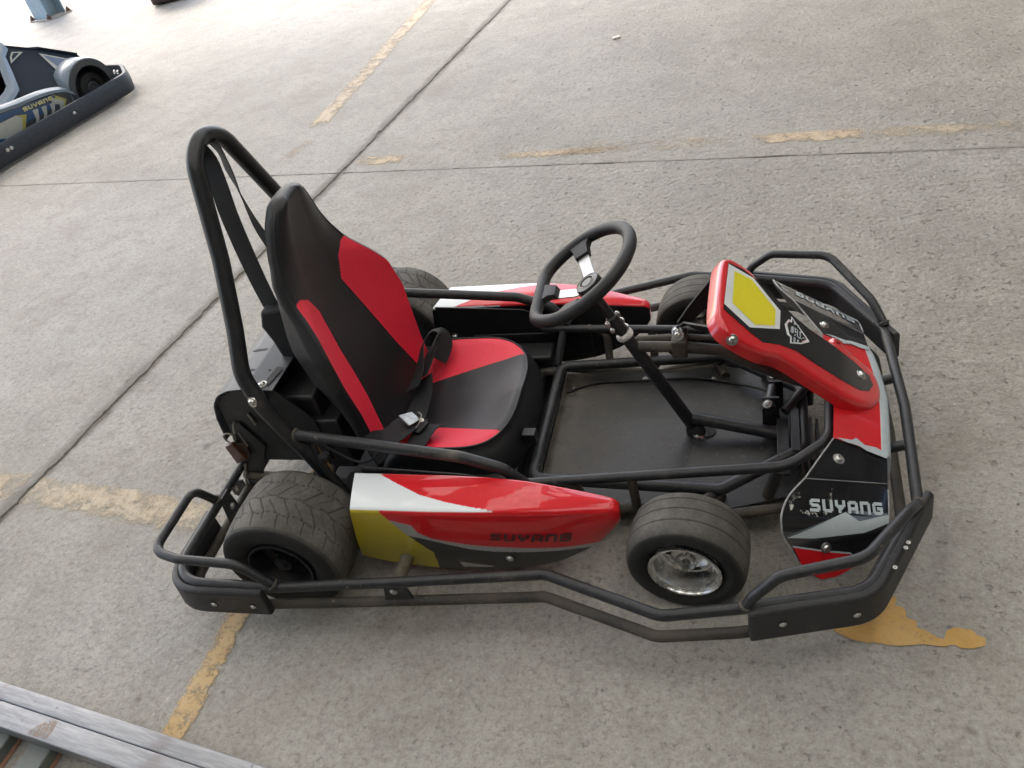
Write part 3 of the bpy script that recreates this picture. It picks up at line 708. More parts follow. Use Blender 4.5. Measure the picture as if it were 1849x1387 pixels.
# axles, hubs, steering knuckles
MB().cyl((0, -.46, RR), (0, .46, RR), .0150, 18).build("rear_axle", M_steel, kart)
for sg in (-1, 1):
    MB().lathe([(.016, 0), (.032, 0), (.032, .012), (.022, .016), (.022, .045)], (0, sg * .27, RR), (0, sg, 0), 24).build("axle_bearing", M_tube_dirty, kart)
    k = MB().cyl((.905, sg * .350, .075), (.890, sg * .345, .185), .0135, 18).build("steering_knuckle", M_tube_dirty, kart)
    MB().box(.872, .925, sg * .36 - .014, sg * .36 + .014, .105, .160).build("knuckle_block", M_tube_dirty, k, bevel=.004)
    MB().cyl((.897, sg * .36, .1235), (.897, sg * .425, .1235), .0095, 14).build("stub_axle", M_steel, k)
    MB().lathe([(.024, 0), (.030, .004), (.030, .014), (.024, .018)], (.897, sg * .372, .1235), (0, sg, 0), 24).build("brake_disc", M_tube_dirty, k)
    MB().lathe([(.010, 0), (.0185, .001), (.0185, .006), (.0, .009)], (.889, sg * .338, .186), (0, 0, 1), 20).build("kingpin_cap", M_steel, k)
    MB().cyl((.905, sg * .345, .085), (.96, sg * .205, .085), .0115, 12).build("axle_arm", M_tube_dirty, kart)
    MB().cyl((.890, sg * .340, .175), (.95, sg * .225, .110), .0105, 12).build("axle_arm", M_tube_dirty, kart)
    MB().cyl((.855, sg * .338, .066), (.885, sg * .035, .052), .0055, 10).build("tie_rod", M_steel, kart)
    MB().lathe([(0, .010), (.008, .008), (.010, 0), (.008, -.008), (0, -.010)], (.855, sg * .338, .066), (0, 0, 1), 14).build("tie_rod_end", M_zinc, kart)

# ---- bucket seat
def lerp_tab(tab, x):
    xs = [a for a, _ in tab]; ys = [b for _, b in tab]
    if xs[0] > xs[-1]: xs, ys = xs[::-1], ys[::-1]
    return float(np.interp(x, xs, ys))
def sm_tab(tab, z, k=.018): return sum(lerp_tab(tab, z + d * k) * w for d, w in ((-1, .25), (0, .5), (1, .25)))
TC = [(.83, .078), (.82, .075), (.77, .064), (.71, .056), (.65, .052), (.59, .053), (.53, .060), (.445, .082), (.376, .102), (.31, .120), (.25, .135), (.19, .150), (.14, .165)]
TW = [(.83, .02), (.77, .035), (.70, .045), (.62, .055), (.53, .070), (.445, .087), (.376, .097), (.31, .108), (.25, .124), (.19, .138), (.14, .145)]
TB = [(.83, .028), (.815, .040), (.80, .058), (.785, .071), (.765, .084), (.73, .100), (.69, .117), (.66, .132), (.61, .150), (.58, .163), (.545, .182), (.50, .204), (.42, .213), (.335, .203), (.255, .200), (.14, .195)]
TBX = [(.83, .070), (.77, .056), (.71, .050), (.66, .052), (.61, .068), (.58, .088), (.545, .110), (.50, .130), (.42, .144), (.335, .150), (.255, .153), (.14, .165)]
TO = [(z_, y_ + .006) for z_, y_ in TB]
TD = [(.83, .024), (.69, .022), (.64, .029), (.60, .031), (.535, .042), (.30, .038), (.14, .03)]     # depth of the side wall behind the crest
def seat_section(z):
    c, w, b, bx, o, dp = (sm_tab(t, z, .010) for t in (TC, TW, TB, TBX, TO, TD)); ox = bx - dp
    sx = c + .002 + (bx - c) * .06
    return c, w, b, bx, o, ox, sx
ZT, ZB, NZ, ZR = .817, .150, 190, .799
zs = [ZR + (ZT - ZR) * math.cos(PI / 2 * i / 12) for i in range(12)] + [ZR + (.625 - ZR) * i / 40 for i in range(40)] + [.625 + (.50 - .625) * i / 70 for i in range(70)] + [.50 + (ZB - .50) * i / 68 for i in range(69)]
def top_round(z):                                         # closes the head end over
    t = max(0.0, (z - ZR) / (ZT - ZR)); return max(.004, (max(0, 1 - t ** 2.4)) ** (1 / 2.4))
black, redL, redR = MB(), MB(), MB()
def half(sg):
    nA, nB, nC = 10, 20, 8
    rows = []
    for z in zs:
        c, w, b, bx, o, ox, sx = seat_section(z); k = top_round(z); dp = bx - ox
        A = []                                            # centre -> seam
        for i in range(nA + 1):
            t = i / nA; A.append((c + (sx - c) * t * t, w * t))
        B = []                                            # seam -> bolster crest
        for i in range(1, nB + 1):
            t = i / nB; e = t - .10 * math.sin(PI * t); B.append((sx + (bx - sx) * (e ** 1.25) + .004 * math.sin(PI * t), w + (b - w) * t))
        Cc = [(bx - .0015, b + .003), (bx - .005, b + .005), (bx - dp * .35, b + .0065), (bx - dp * .65, b + .0065), (ox + .003, o), (ox - .003, o - .003)]
        for dx, f in ((-.008, .96), (-.012, .85), (-.016, .6), (-.018, .3), (-.018, 0)): Cc.append((min(ox + dx, c - .028 + dx) if f < .9 else ox + dx, o * f))
        xm = c - .022; row = [V(xm + (x - xm) * k, sg * y * (max(0.0, 1 - ((z - ZR) / (ZT - ZR)) ** 5) ** .2 * .97 + .03 if k < 1 else 1), z) for x, y in A + B + Cc]
        rows.append(row)
    G = np.array([[tuple(p) for p in r] for r in rows])
    nv = G.shape[1]; red = redL if sg > 0 else redR
    ib0, ib1 = nA, nA + nB
    def redtop(y): return float(np.interp(abs(y), [.0, .060, .072, .095, .125, .145, .165, .22], [.50, .530, .545, .592, .612, .614, .60, .52]))
    bl, rd = [], []
    for i in range(NZ):
        for j in range(nv - 1):
            q = (i, j), (i + 1, j), (i + 1, j + 1), (i, j + 1)
            zc = (zs[i] + zs[i + 1]) / 2; yc = float(G[i, j, 1] + G[i, j + 1, 1]) / 2
            (rd if (ib0 <= j < ib1 and zc < redtop(yc) and zc > .165) else bl).append(q)
    for tgt, L in ((black, bl), (red, rd)):
        idx = {}; vs = []; fs = []
        for q in L:
            f = []
            for ij in q:
                if ij not in idx: idx[ij] = len(vs); vs.append(tuple(G[ij]))
                f.append(idx[ij])
            fs.append(f[::-1] if sg > 0 else f)
        tgt.add(vs, fs)
for sg in (1, -1): half(sg)
def weld(o, d=.0004):
    bm = bmesh.new(); bm.from_mesh(o.data); bmesh.ops.remove_doubles(bm, verts=bm.verts, dist=d); bmesh.ops.recalc_face_normals(bm, faces=bm.faces); bm.to_mesh(o.data); bm.free()
    o.data.polygons.foreach_set('use_smooth', [True] * len(o.data.polygons)); o.data.set_sharp_from_angle(angle=math.radians(50))
seat = black.build("seat_back", M_vinyl, kart); weld(seat)
for r in (redL, redR): weld(r.build("bolster_panel", M_redvin, seat, label="red bolster panel"))
# piping round the seat edge
for sg in (1, -1):
    pts = []
    for z in zs[12::4]:
        c, w, b, bx, o, ox, sx = seat_section(z); k = top_round(z); dp = bx - ox
        if k >= .999: pts.append(V(bx - .006, sg * (b + .0058), z))
    MB().tube(pts, .0018, 8).build("seat_piping", M_vinyl, seat)
# stitched seams where the centre panel meets the bolsters, and across the shoulders
for sg in (1, -1):
    pts = [V(sx - .0006 + .0003, sg * w, z) for z in np.linspace(.545, .175, 60) for (c, w, b, bx, o, ox, sx) in (seat_section(float(z)),)]
    MB().tube(pts, .0014, 6).build("seat_seam", M_vinyl, seat)
    pts = []
    for z in np.linspace(.79, .615, 30):
        c, w, b, bx, o, ox, sx = seat_section(float(z)); pts.append(V(bx + .0008, sg * b * .995, float(z)))
    MB().tube(pts, .0013, 6).build("seat_seam", M_vinyl, seat)
# cushion
def cushion():
    cx, hx0, hx1, hy = .315, .165, .163, .212
    n = 144; rings = []
    def out(a, r):
        ca, sa = math.cos(a), math.sin(a); hx = hx1 if ca > 0 else hx0; e = 2.9 if ca > 0 else 5
        k = (abs(ca) ** e + abs(sa) ** e) ** (-1 / e); return ca * k * hx * r, sa * k * hy * r
    def zc(x): return .165 + (x - .16) * .17
    prof = [(0.001, 0)] + [(i / 16, 0) for i in range(1, 17)]
    for r, _ in prof:
        ring = []
        for i in range(n):
            a = 2 * PI * i / n; x, y = out(a, r); x += cx
            side = min(1, abs(y) / hy); z0 = zc(min(max(x, .2), .46)); front = max(0, (x - .40) / .08)
            z = z0 + (.238 - z0) * (side ** 2.2) + .022 * max(0, front) ** 1.5 * (1 - side) * 1.0
            ring.append(V(x, y, z - .006 * max(0, r - .93) / .07))
        rings.append(ring)
    for dr, dz in ((1.018, -.012), (1.05, -.020), (1.10, -.036), (1.145, -.060), (1.16, -.085), (1.13, -.110), (1.05, -.125)):
        base = rings[16]; ring = []
        for i in range(n):
            a = 2 * PI * i / n; x, y = out(a, dr); f = max(0, math.cos(a)); y = y if abs(y) < hy * 1.05 else math.copysign(hy * 1.05, y)
            xx = cx + (x if x > 0 else out(a, 1.0)[0]); ring.append(V(cx + x * (1 if x > 0 else .98), y, base[i].z + dz * (1 if f > 0 else .9)))
        rings.append(ring)
    mb = MB(); mb.grid(rings, cv=True)
    me = mb.mesh("cushion_tmp", M_vinyl)
    bm = bmesh.new(); bm.from_mesh(me)
    def line(sg): return Vector((.200, sg * .086, 0)), Vector((.448, sg * .143, 0))
    for sg in (1, -1):
        a, b = line(sg); d = b - a; nn = Vector((-d.y, d.x, 0))
        bmesh.ops.bisect_plane(bm, geom=bm.verts[:] + bm.edges[:] + bm.faces[:], plane_co=a, plane_no=nn)
    bm.faces.ensure_lookup_table()
    def is_red(c):
        if c.z < .155: return 0
        q = (abs((c.x - cx) / (hx1 if c.x > cx else hx0)) ** (2.9 if c.x > cx else 5) + abs(c.y / hy) ** (2.9 if c.x > cx else 5))
        if q > 1.0: return 0
        for sg in (1, -1):
            a, b = line(sg); d = b - a; e = c - a
            if sg * (d.x * e.y - d.y * e.x) > 0 and sg * c.y > 0: return sg
        return 0
    parts = {0: MB(), 1: MB(), -1: MB()}
    for f in bm.faces: parts[is_red(f.calc_center_median())].add([v.co for v in f.verts], [tuple(range(len(f.verts)))])
    bm.free(); bpy.data.meshes.remove(me)
    c = parts[0].build("seat_cushion", M_vinyl, kart); weld(c)
    for k in (1, -1): weld(parts[k].build("cushion_panel", M_redvin, c, label="red cushion side panel"))
    pts = [rings[16][i] + V(0, 0, .0) for i in range(n)]
    MB().tube(pts, .0026, 8, True).build("seat_piping", M_vinyl, c)
    return c
cush = cushion()
MB().box(.495, .528, -.125, -.098, .160, .190).build("seat_bracket", M_black, kart, bevel=.002)
MB().prism([(-.12, -.27), (.52, -.29), (.52, .29), (-.12, .27)], lambda u, v, d: V(u, v, d), .052, .058).build("undertray", M_black, kart)  # unseen tray, added to deepen the shade on the floor beneath
MB().box(.16, .48, -.20, .20, .085, .118).build("seat_base", M_black, kart, bevel=.004)

# ---- side pods with printed livery
def pod_fn(X, tab): return np.interp(X, [a for a, _ in tab], [b for _, b in tab])
ZTOP = [(.14, .262), (.40, .2615), (.47, .260), (.54, .2555), (.60, .2485), (.66, .239), (.70, .232), (.735, .226), (.762, .221)]
YO = [(.14, .432), (.35, .432), (.45, .429), (.55, .420), (.62, .409), (.68, .396), (.72, .3865), (.745, .381), (.762, .376)]
YI = [(.14, .318), (.40, .321), (.56, .326), (.65, .333), (.70, .337), (.735, .341), (.762, .344)]
ZBOT = [(.14, .086), (.21, .066), (.33, .050), (.45, .046), (.55, .052), (.615, .062), (.668, .086), (.706, .107), (.735, .138), (.752, .160), (.762, .166)]
def smt(tab, x): return float((pod_fn(x - .015, tab) + 2 * pod_fn(x, tab) + pod_fn(x + .015, tab)) / 4)
def pod_pt(x, s):
    """s walks the section: 0 inner bottom -> inner top -> outer top -> outer bottom -> 4"""
    zt, zb, yo, yi = smt(ZTOP, x), smt(ZBOT, x), smt(YO, x), smt(YI, x)
    return zt, zb, yo, yi
def poly_in(px, py, poly):
    ins = np.zeros(px.shape, bool); n = len(poly)
    for i in range(n):
        x0, y0 = poly[i]; x1, y1 = poly[(i + 1) % n]
        if y0 == y1: continue
        c = ((y0 > py) != (y1 > py)) & (px < (x1 - x0) * (py - y0) / (y1 - y0) + x0); ins ^= c
    return ins
C_RED, C_WHT, C_YEL, C_GRY, C_BLK, C_DRK = (.62, .008, .014), (.74, .77, .77), (.46, .37, .02), (.34, .33, .32), (.016, .016, .017), (.05, .008, .01)
def pod_colour(face, x, y, z):
    """face: array 0 inner, 1 top, 2 outer, 3 other. y is the distance from the kart's midline"""
    col = np.empty(x.shape + (3,)); col[:] = C_RED
    def put(mask, c): col[mask] = c
    # top
    top = face == 1
    wb = np.interp(x, [.155, .211, .27, .334, .40, .457, .513, .573], [.30, .321, .354, .386, .404, .414, .4205, .4235])
    wt = (y > wb) & (x < .585); put(top & wt, C_WHT)
    put(top & (x < .215) & (y > .30) & (y > wb), C_WHT); put(top & (x < .205), C_WHT)
    put(top & (y < np.interp(x, [.2, .21, .354, .37], [.34, .3235, .3225, .30])), C_WHT)
    # outer face
    o = face == 2
    red_lo = np.interp(x, [.251, .258, .315, .324, .352, .416, .472, .574, .641, .685, .711, .74], [.249, .234, .217, .193, .173, .157, .147, .132, .122, .118, .112, .09])
    gry_lo = np.interp(x, [.251, .293, .357, .426, .482, .588, .657, .694, .74], [.249, .183, .163, .138, .126, .115, .108, .100, .06])
    put(o & (z < red_lo), C_GRY); put(o & (z < gry_lo), C_BLK)
    ye = np.interp(z, [.05, .062, .120, .186, .251, .27], [.332, .335, .340, .294, .254, .243]); put(o & (x < ye), C_YEL)
    put(o & poly_in(x, z, [(.391, .082), (.394, .060), (.47, .060), (.46, .066)]), C_GRY)
    put(face == 0, C_BLK); put(face == 3, C_RED)
    return col
def livery_mat():
    t = MT("pod_livery"); at = t.node("ShaderNodeAttribute", attribute_name="livery")
    n = t.noise(60, 4); c = t.mix(t.math('MULTIPLY', t.ramp(t.noise(26, 6, .75), .62, .78), .25), at.outputs['Color'], (.30, .25, .22))
    scr = t.math('MULTIPLY', t.ramp(t.noise(22, 6, .85, None, 5.0), .63, .66), t.ramp(t.noise(6, 3), .48, .60)); c = t.mix(t.math('MULTIPLY', scr, .30), c, (.62, .50, .48))
    wob = t.bump(t.noise(7, 2, .4), .10, .02)
    t.b.inputs['Coat Normal'].default_value = (0, 0, 0); t.link(wob, t.b.inputs['Coat Normal'])
    return t.done(col=c, rough=.38, spec=.25, coat=.75, coat_rough=.04, normal=t.bump(t.noise(12, 3), .04, .01))
M_liv = livery_mat()
def make_pod():
    nx = 300; xs_ = np.linspace(0, 1, nx + 1); rc = .013
    sec = []                                              # (kind, a, b): parametric points of one section
    nI, nT, nO, nB_, nc = 20, 64, 96, 16, 7
    V_, FACE = [], []
    for xi in xs_:
        row = []; fc = []
        x0 = .152 + xi * (.7615 - .152)
        zt, zb, yo, yi = pod_pt(x0, 0)
        endk = max(0.0, (xi - .965) / .035); pin = 1 - .16 * endk ** 3
        yc = (yo + yi) / 2; hw = (yo - yi) / 2 * (1 - .30 * endk ** 3); zt2 = zt - .009 * endk ** 3; zb2 = zb + .008 * endk ** 3
        yo_, yi_ = yc + hw, yc - hw; r = min(rc, hw * .8, (zt2 - zb2) * .4)
        def P(y, z): return (y, z)
        pts = []
        for k in range(nI): pts.append((yi_, zb2 + (zt2 - r * .6 - zb2) * k / nI, 0))
        for k in range(nc): a = PI / 2 * k / nc; pts.append((yi_ + r * .6 * (1 - math.cos(a)), zt2 - r * .6 + r * .6 * math.sin(a), 1 if k > 1 else 0))
        for k in range(nT): pts.append((yi_ + r * .6 + (yo_ - r - yi_ - r * .6) * k / nT, zt2 + .0025 * math.sin(PI * k / nT), 1))
        for k in range(nc): a = PI / 2 * k / nc; pts.append((yo_ - r + r * math.sin(a), zt2 - r + r * math.cos(a), 1 if k < 4 else 2))
        for k in range(nO + 1):
            t = k / nO; pts.append((yo_ + .003 * math.sin(PI * t) - .014 * t * t, zt2 - r + (zb2 - zt2 + r) * t, 2))
        for k in range(1, nB_): pts.append((yo_ - .014 + (yi_ - yo_ + .014) * k / nB_, zb2, 3))
        for (y, z, f) in pts:
            back = (1 - xi) * ((y - .318) / .114 * .030 - .031 * (.262 - z) / .175)      # slanted rear face
            V_.append((x0 + back, -y, z)); FACE.append(f)
    n = len(V_) // (nx + 1); A = np.array(V_); fa = np.array(FACE)
    i = np.arange(nx)[:, None]; j = np.arange(n)[None, :]; j2 = (j + 1) % n
    F = np.stack([i * n + j, i * n + j2, (i + 1) * n + j2, (i + 1) * n + j], -1).reshape(-1, 4).tolist()
    F.append(tuple(reversed(range(n)))); F.append(tuple(nx * n + k for k in range(n)))
    me = bpy.data.meshes.new("side_pod"); me.from_pydata(A.tolist(), [], F); me.materials.append(M_liv)
    col = pod_colour(fa, A[:, 0], -A[:, 1], A[:, 2])
    # soften the print edges along the length a touch
    ca = me.color_attributes.new("livery", 'FLOAT_COLOR', 'POINT')
    ca.data.foreach_set('color', np.concatenate([col, np.ones((len(col), 1))], 1).astype(np.float32).ravel())
    bm = bmesh.new(); bm.from_mesh(me); bmesh.ops.recalc_face_normals(bm, faces=bm.faces); bm.to_mesh(me); bm.free()
    me.polygons.foreach_set('use_smooth', [True] * len(me.polygons)); me.set_sharp_from_angle(angle=math.radians(60)); me.update()
    o = bpy.data.objects.new("side_pod", me); COL.objects.link(o); o.parent = kart; return o
def pod_face(x, z):
    xi = (x - .152) / (.7615 - .152); x = x - (1 - xi) * (.0295 - .031 * (.262 - z) / .175)
    zt, zb, yo, yi = pod_pt(x, 0); t = (zt - .013 - z) / (zt - .013 - zb)
    return yo + .003 * math.sin(PI * t) - .014 * t * t
pod = make_pod(); pod2 = dup(pod); pod2.scale = (1, -1, 1)
for p_, sg in ((pod, -1), (pod2, 1)):
    def fn(u, v, sg=sg):
        uu = u if sg < 0 else 1 - u
        w_ = uu if sg < 0 else uu
        x = .484 + uu * .171 + (.0045 * v if sg < 0 else -.0045 * v); z = .171 - .026 * uu + v * (.024 + .005 * uu)
        return V(x, sg * (pod_face(x, z) + .0020), z)
    L = lettering("lettering", fn, M_darkprint, None, slant=.12)
    L.parent = kart
    b = bolt((.512, sg * (pod_face(.512, .096) + .001), .096), (0, sg, 0), kart, .0068)
    MB().lathe([(.0075, 0), (.0125, 0), (.0125, .0015), (.0075, .0015)], (.512, sg * (pod_face(.512, .096) + .0002), .096), (0, sg, 0), 20).build("bolt_washer", M_dark, b).matrix_parent_inverse = b.matrix_basis.inverted()
    # mounting plate between pod and seat
    mb = MB(); mb.prism([(.165, .085), (.60, .085), (.60, .165), (.42, .250), (.165, .272)], lambda u, v, d: V(u, sg * (.309 + d), v), 0, .004)
    pm = mb.build("pod_mount_plate", M_black, kart, bevel=.001)
    bolt((.20, sg * .3085, .165), (0, -sg, 0), pm, .0085)
    MB().box(.26, .50, sg * .302 - .004, sg * .302 + .004, .10, .175).build("plate_boss", M_black, pm, bevel=.003)

# ---- nose panel with the yellow plate
NP0 = Vector((.97, 0, .51)); NU = Vector((.30, 0, -.28)).normalized(); NN = Vector((-NU.z, 0, NU.x))
def nf(s, t, d=0.0): return NP0 + NU * s + Vector((0, t, 0)) + NN * d
outer_f = [(.003, .085), (.016, .122), (.040, .136), (.085, .136), (.108, .124), (.161, .099), (.214, .073), (.265, .071), (.318, .075), (.329, .101), (.345, .098), (.391, .081), (.425, .075), (.452, .056), (.462, .020)]
outer_n = [(.458, -.018), (.440, -.048), (.412, -.075), (.370, -.092), (.300, -.097), (.224, -.098), (.172, -.104), (.125, -.128), (.075, -.138), (.030, -.138), (.006, -.120), (-.002, -.075)]
outline = outer_f + outer_n
def resample(poly, n, closed=True):
    P = [Vector((a, b, 0)) for a, b in poly]; C_ = catmull(P, 6, closed)
    return [(p.x, p.y) for p in C_]
ro = resample(outline, 0)
cen = (.22, .006)
def inset(poly, d):
    n = len(poly); out = []
    for i in range(n):
        a, b = Vector(poly[(i - 2) % n]), Vector(poly[(i + 2) % n]); t = (b - a).normalized(); nn = Vector((t.y, -t.x))
        out.append((poly[i][0] + nn.x * d, poly[i][1] + nn.y * d))
    return out
sg_ = 1
ri1 = inset(ro, .004); 
# make sure the inset goes inwards
if sum((a[0] - cen[0]) ** 2 + (a[1] - cen[1]) ** 2 for a in ri1) > sum((a[0] - cen[0]) ** 2 + (a[1] - cen[1]) ** 2 for a in ro): sg_ = -1
mb = MB(); G = []
for d, h in ((0, -.034), (0, -.012), (.0015, -.006), (.006, -.0015), (.013, 0.0), (.020, 0.0)):
    G.append([nf(a, b, h) for a, b in (inset(ro, sg_ * d) if d else ro)])
mb.grid(G, cv=True); n = len(ro); mb.f.append(tuple(5 * n + k for k in range(n))); mb.mi.append(0)
nose = mb.build("nose_panel", M_red, kart, sharp=45)
black_poly = [(.012, -.075), (.081, -.094), (.116, -.100), (.161, -.070), (.208, -.053), (.261, -.053), (.334, -.050), (.390, -.041), (.418, -.022), (.434, .011), (.426, .036), (.38, .051), (.322, .059), (.252, .060), (.205, .070), (.150, .094), (.105, .113), (.060, .118), (.021, .106)]
MB().flat(black_poly, nf, .0008).build("centre_stripe", M_blk, nose)
hexw = [(.013, -.057), (.021, .100), (.091, .110), (.167, .053), (.163, -.016), (.081, -.080)]
hexy = [(.034, -.036), (.037, .086), (.086, .098), (.153, .044), (.149, -.016), (.094, -.060)]
pl_ = MB().flat(hexw, nf, .0014).build("number_plate", M_white, nose)
MB().flat(hexy, nf, .0020).build("plate_field", M_yel, pl_)
EM = dict(outer=[(0.1988, 0.061), (0.2476, 0.013), (0.2462, 0.008), (0.2229, -0.018), (0.1903, -0.042), (0.1917, -0.019), (0.1833, -0.018), (0.1776, 0.014), (0.1903, 0.043), (0.1967, 0.044)],
          inner=[(0.2009, 0.053), (0.237, 0.015), (0.2392, 0.01), (0.2229, -0.014), (0.1946, -0.035), (0.196, -0.014), (0.1896, -0.011), (0.1847, 0.018), (0.1917, 0.035), (0.1988, 0.037)])
emb = MB().flat(EM['outer'], nf, .0014).build("emblem", M_white, nose)
MB().flat(EM['inner'], nf, .0018).build("emblem_field", M_blk, emb)
BARS = [[(0.2052, 0.052), (0.2102, 0.047), (0.2094, 0.037), (0.2038, 0.034)], [(0.2158, 0.045), (0.22, 0.041), (0.22, 0.037), (0.2144, 0.033)],
        [(0.1953, 0.019), (0.1995, 0.025), (0.2038, 0.024), (0.2016, 0.002), (0.1967, -0.002), (0.1931, 0.0)], [(0.2052, 0.026), (0.2122, 0.025), (0.208, 0.018), (0.2108, 0.014), (0.2102, 0.009), (0.2052, 0.007)],
        [(0.213, 0.026), (0.2151, 0.026), (0.2137, 0.001), (0.2193, 0.0), (0.2186, 0.021), (0.2229, 0.028), (0.2257, 0.024), (0.2229, 0.019), (0.2215, -0.001), (0.2179, -0.005), (0.2108, -0.003)],
        [(0.2009, -0.012), (0.2066, -0.011), (0.2052, -0.026), (0.1995, -0.031)], [(0.2108, -0.013), (0.2158, -0.01), (0.2151, -0.019), (0.2094, -0.024)], [(0.2024, -0.004), (0.2094, 0.005), (0.2087, 0.001), (0.2038, -0.007)],
        [(0.2225, -0.001), (0.2299, 0.011), (0.2349, 0.011), (0.2314, 0.008), (0.2290, 0.007), (0.2235, -0.003)]]
mb = MB()
for b_ in BARS: mb.flat(b_, nf, .0022)
mb.build("emblem_bars", M_silver, emb)
mb = MB()
for b_ in ([(0.1833, 0.020), (0.1925, 0.041), (0.1940, 0.040), (0.1850, 0.019)], [(0.2229, -0.0105), (0.2375, 0.0105), (0.2385, 0.009), (0.2243, -0.0125)]): mb.flat(b_, nf, .0022)
mb.build("emblem_stripe", M_pinkp, emb)
bolt(nf(.400, .018, .001), NN, nose, .0088)
bolt(nf(.046, -.140, -.010), (NN * .45 + V(0, -1, 0) - NU * .25), nose, .0082)
# bracket from the support tube to the panel
mb = MB(); mb.grid([[V(.868, .012, .395), V(.868, .050, .372)], [V(.890, -.004, .421), V(.893, .034, .385)], [V(.905, -.024, .432), V(.915, .005, .396)], [V(1.000, -.112, .476), V(1.012, -.105, .435)]])
mb.build("nose_bracket", M_black, kart, solid=.004)
mb = MB(); mb.grid([[V(.872, .030, .392), V(.880, .060, .365)], [V(.895, .060, .412), V(.905, .068, .372)], [V(.978, .112, .495), V(1.00, .108, .445)]])
mb.build("nose_bracket", M_black, kart, solid=.004)
bolt((.871, .008, .386), (-.4, -.7, .6), kart, .0088)
# post under the panel's front end
MB().cyl((1.20, .02, .20), (1.235, .02, .235), .010, 12).build("nose_post", M_tube, kart)
MB().cyl((1.185, .045, .205), (1.19, .045, .245), .0085, 12).build("nose_post", M_zinc, kart)
MB().box(1.06, 1.20, .085, .11, .235, .262).build("nose_bracket", M_black, kart, bevel=.002)

# ---- front fairing
WA = Vector((1.132, -.304, .246)); WNn = Vector((.46620, -.24180, .85100)).normalized()
WL = Vector((.8699, .3004, -.3912)).normalized(); WW = Vector((.16104, -.92266, -.35038)).normalized()
WB0, WR, WTH = .0739, .055, math.radians(42)             # the wing turns down beyond the lettering
def wing_f(sg):
    def f(a, b, d=0.0):
        if b <= WB0: P, N = WA + WL * a + WW * b, WNn
        else:
            s = b - WB0; th = min(s / WR, WTH); P = WA + WL * a + WW * WB0 + WW * WR * math.sin(th) - WNn * WR * (1 - math.cos(th)); e = s - WR * th
            if e > 0: P = P + (WW * math.cos(WTH) - WNn * math.sin(WTH)) * e
            N = WNn * math.cos(th) + WW * math.sin(th)
        P = P + N * d
        return V(P.x, -P.y if sg > 0 else P.y, P.z)
    return f
def wing_n(b, sg):
    th = max(0, min((b - WB0) / WR, WTH)); N = WNn * math.cos(th) + WW * math.sin(th); return V(N.x, -N.y * sg, N.z)
def bent(poly, fn, ds, step=.006):
    """flat (a, b) polygon cut into strips along b and laid on the bent surface at each offset in ds"""
    bm = bmesh.new(); bm.faces.new([bm.verts.new((u, v, 0)) for u, v in poly])
    lo_, hi_ = min(v for _, v in poly), max(v for _, v in poly); b = max(lo_, WB0 - step); b = WB0 - step + math.ceil((b - WB0 + step) / step) * step
    while b < hi_:
        bmesh.ops.bisect_plane(bm, geom=bm.verts[:] + bm.edges[:] + bm.faces[:], plane_co=(0, b, 0), plane_no=(0, 1, 0)); b += step
    mb = MB(); bm.verts.index_update()
    for d in ds: mb.add([fn(v.co.x, v.co.y, d) for v in bm.verts], [tuple(v.index for v in f.verts) for f in bm.faces])
    bm.free(); return mb
UN = Vector((.45045, -.11951, .88477)).normalized(); UA = WA
def onplane(x, y, A, N, d=0.0): return Vector((x, y, A.z - (N.x * (x - A.x) + N.y * (y - A.y)) / N.z)) + N * d
def up_f(sg):
    def f(x, y, d=0.0):
        q = onplane(x, -abs(y), UA, UN, d); return V(q.x, -q.y if sg > 0 else q.y, q.z)
    return f
wing_out = [(-0.0012, 0.0002), (-0.0252, 0.0206), (-0.0458, 0.0405), (-0.0605, 0.062), (-0.0698, 0.0826), (-0.0697, 0.1015), (-0.0612, 0.1243), (-0.0383, 0.1494), (-0.0145, 0.1782), (0.0084, 0.1958), (0.0362, 0.2075), (0.0671, 0.1993), (0.099, 0.1782), (0.1311, 0.1313), (0.1615, 0.0851), (0.1819, 0.0126)]
sil = [(-0.0565, 0.1241), (0.0699, 0.0673), (0.0964, 0.085), (0.1657, 0.0679), (0.1615, 0.0851), (0.1073, 0.106), (0.0021, 0.1224)]
gry = [(-0.0607, 0.1209), (0.0549, 0.0739), (0.0823, 0.062), (0.1664, 0.0655), (0.1657, 0.0679), (0.0964, 0.085), (0.0699, 0.0673), (-0.0568, 0.1229)]
redp = [(-0.0386, 0.1425), (0.0282, 0.1487), (0.0854, 0.1508), (0.1011, 0.1606), (0.1201, 0.1632), (0.099, 0.1782), (0.0693, 0.1981), (0.0359, 0.2064), (0.0093, 0.1946), (-0.0136, 0.177)]
redl = [(-0.0416, 0.1392), (0.0274, 0.1453), (0.0859, 0.1473), (0.1047, 0.1604), (0.1014, 0.1617), (0.0854, 0.1508), (0.0282, 0.1487), (-0.0397, 0.1426)]
SCUFF = [[(-0.0501, 0.0522), (-0.0357, 0.0353), (-0.0218, 0.0321), (-0.0218, 0.0425), (-0.0358, 0.0468), (-0.0424, 0.0655), (-0.0525, 0.074)], [(-0.0338, 0.0696), (-0.0191, 0.0676), (-0.0036, 0.0725), (0.0315, 0.066), (0.0268, 0.0754), (0.0054, 0.0809), (-0.0216, 0.079)], [(0.0429, 0.02), (0.055, 0.0204), (0.0468, 0.0338), (0.0404, 0.0643), (0.03, 0.0672), (0.0397, 0.0377)]]
upper_out = [(1.131, .3040), (1.165, .233), (1.193, .1765), (1.299, .1715), (1.2915, .2610)]
M_fair = simple("clear_black_acrylic", (.013, .013, .014), .12, coat=1.0, var=.3, nscale=18)
M_edge = simple("pale_sheet_edge", (.25, .25, .25), .4)
M_scuff = paint_mat("scuffed_print", (.40, .39, .36), (.54, .53, .50), .54, .60, 110)
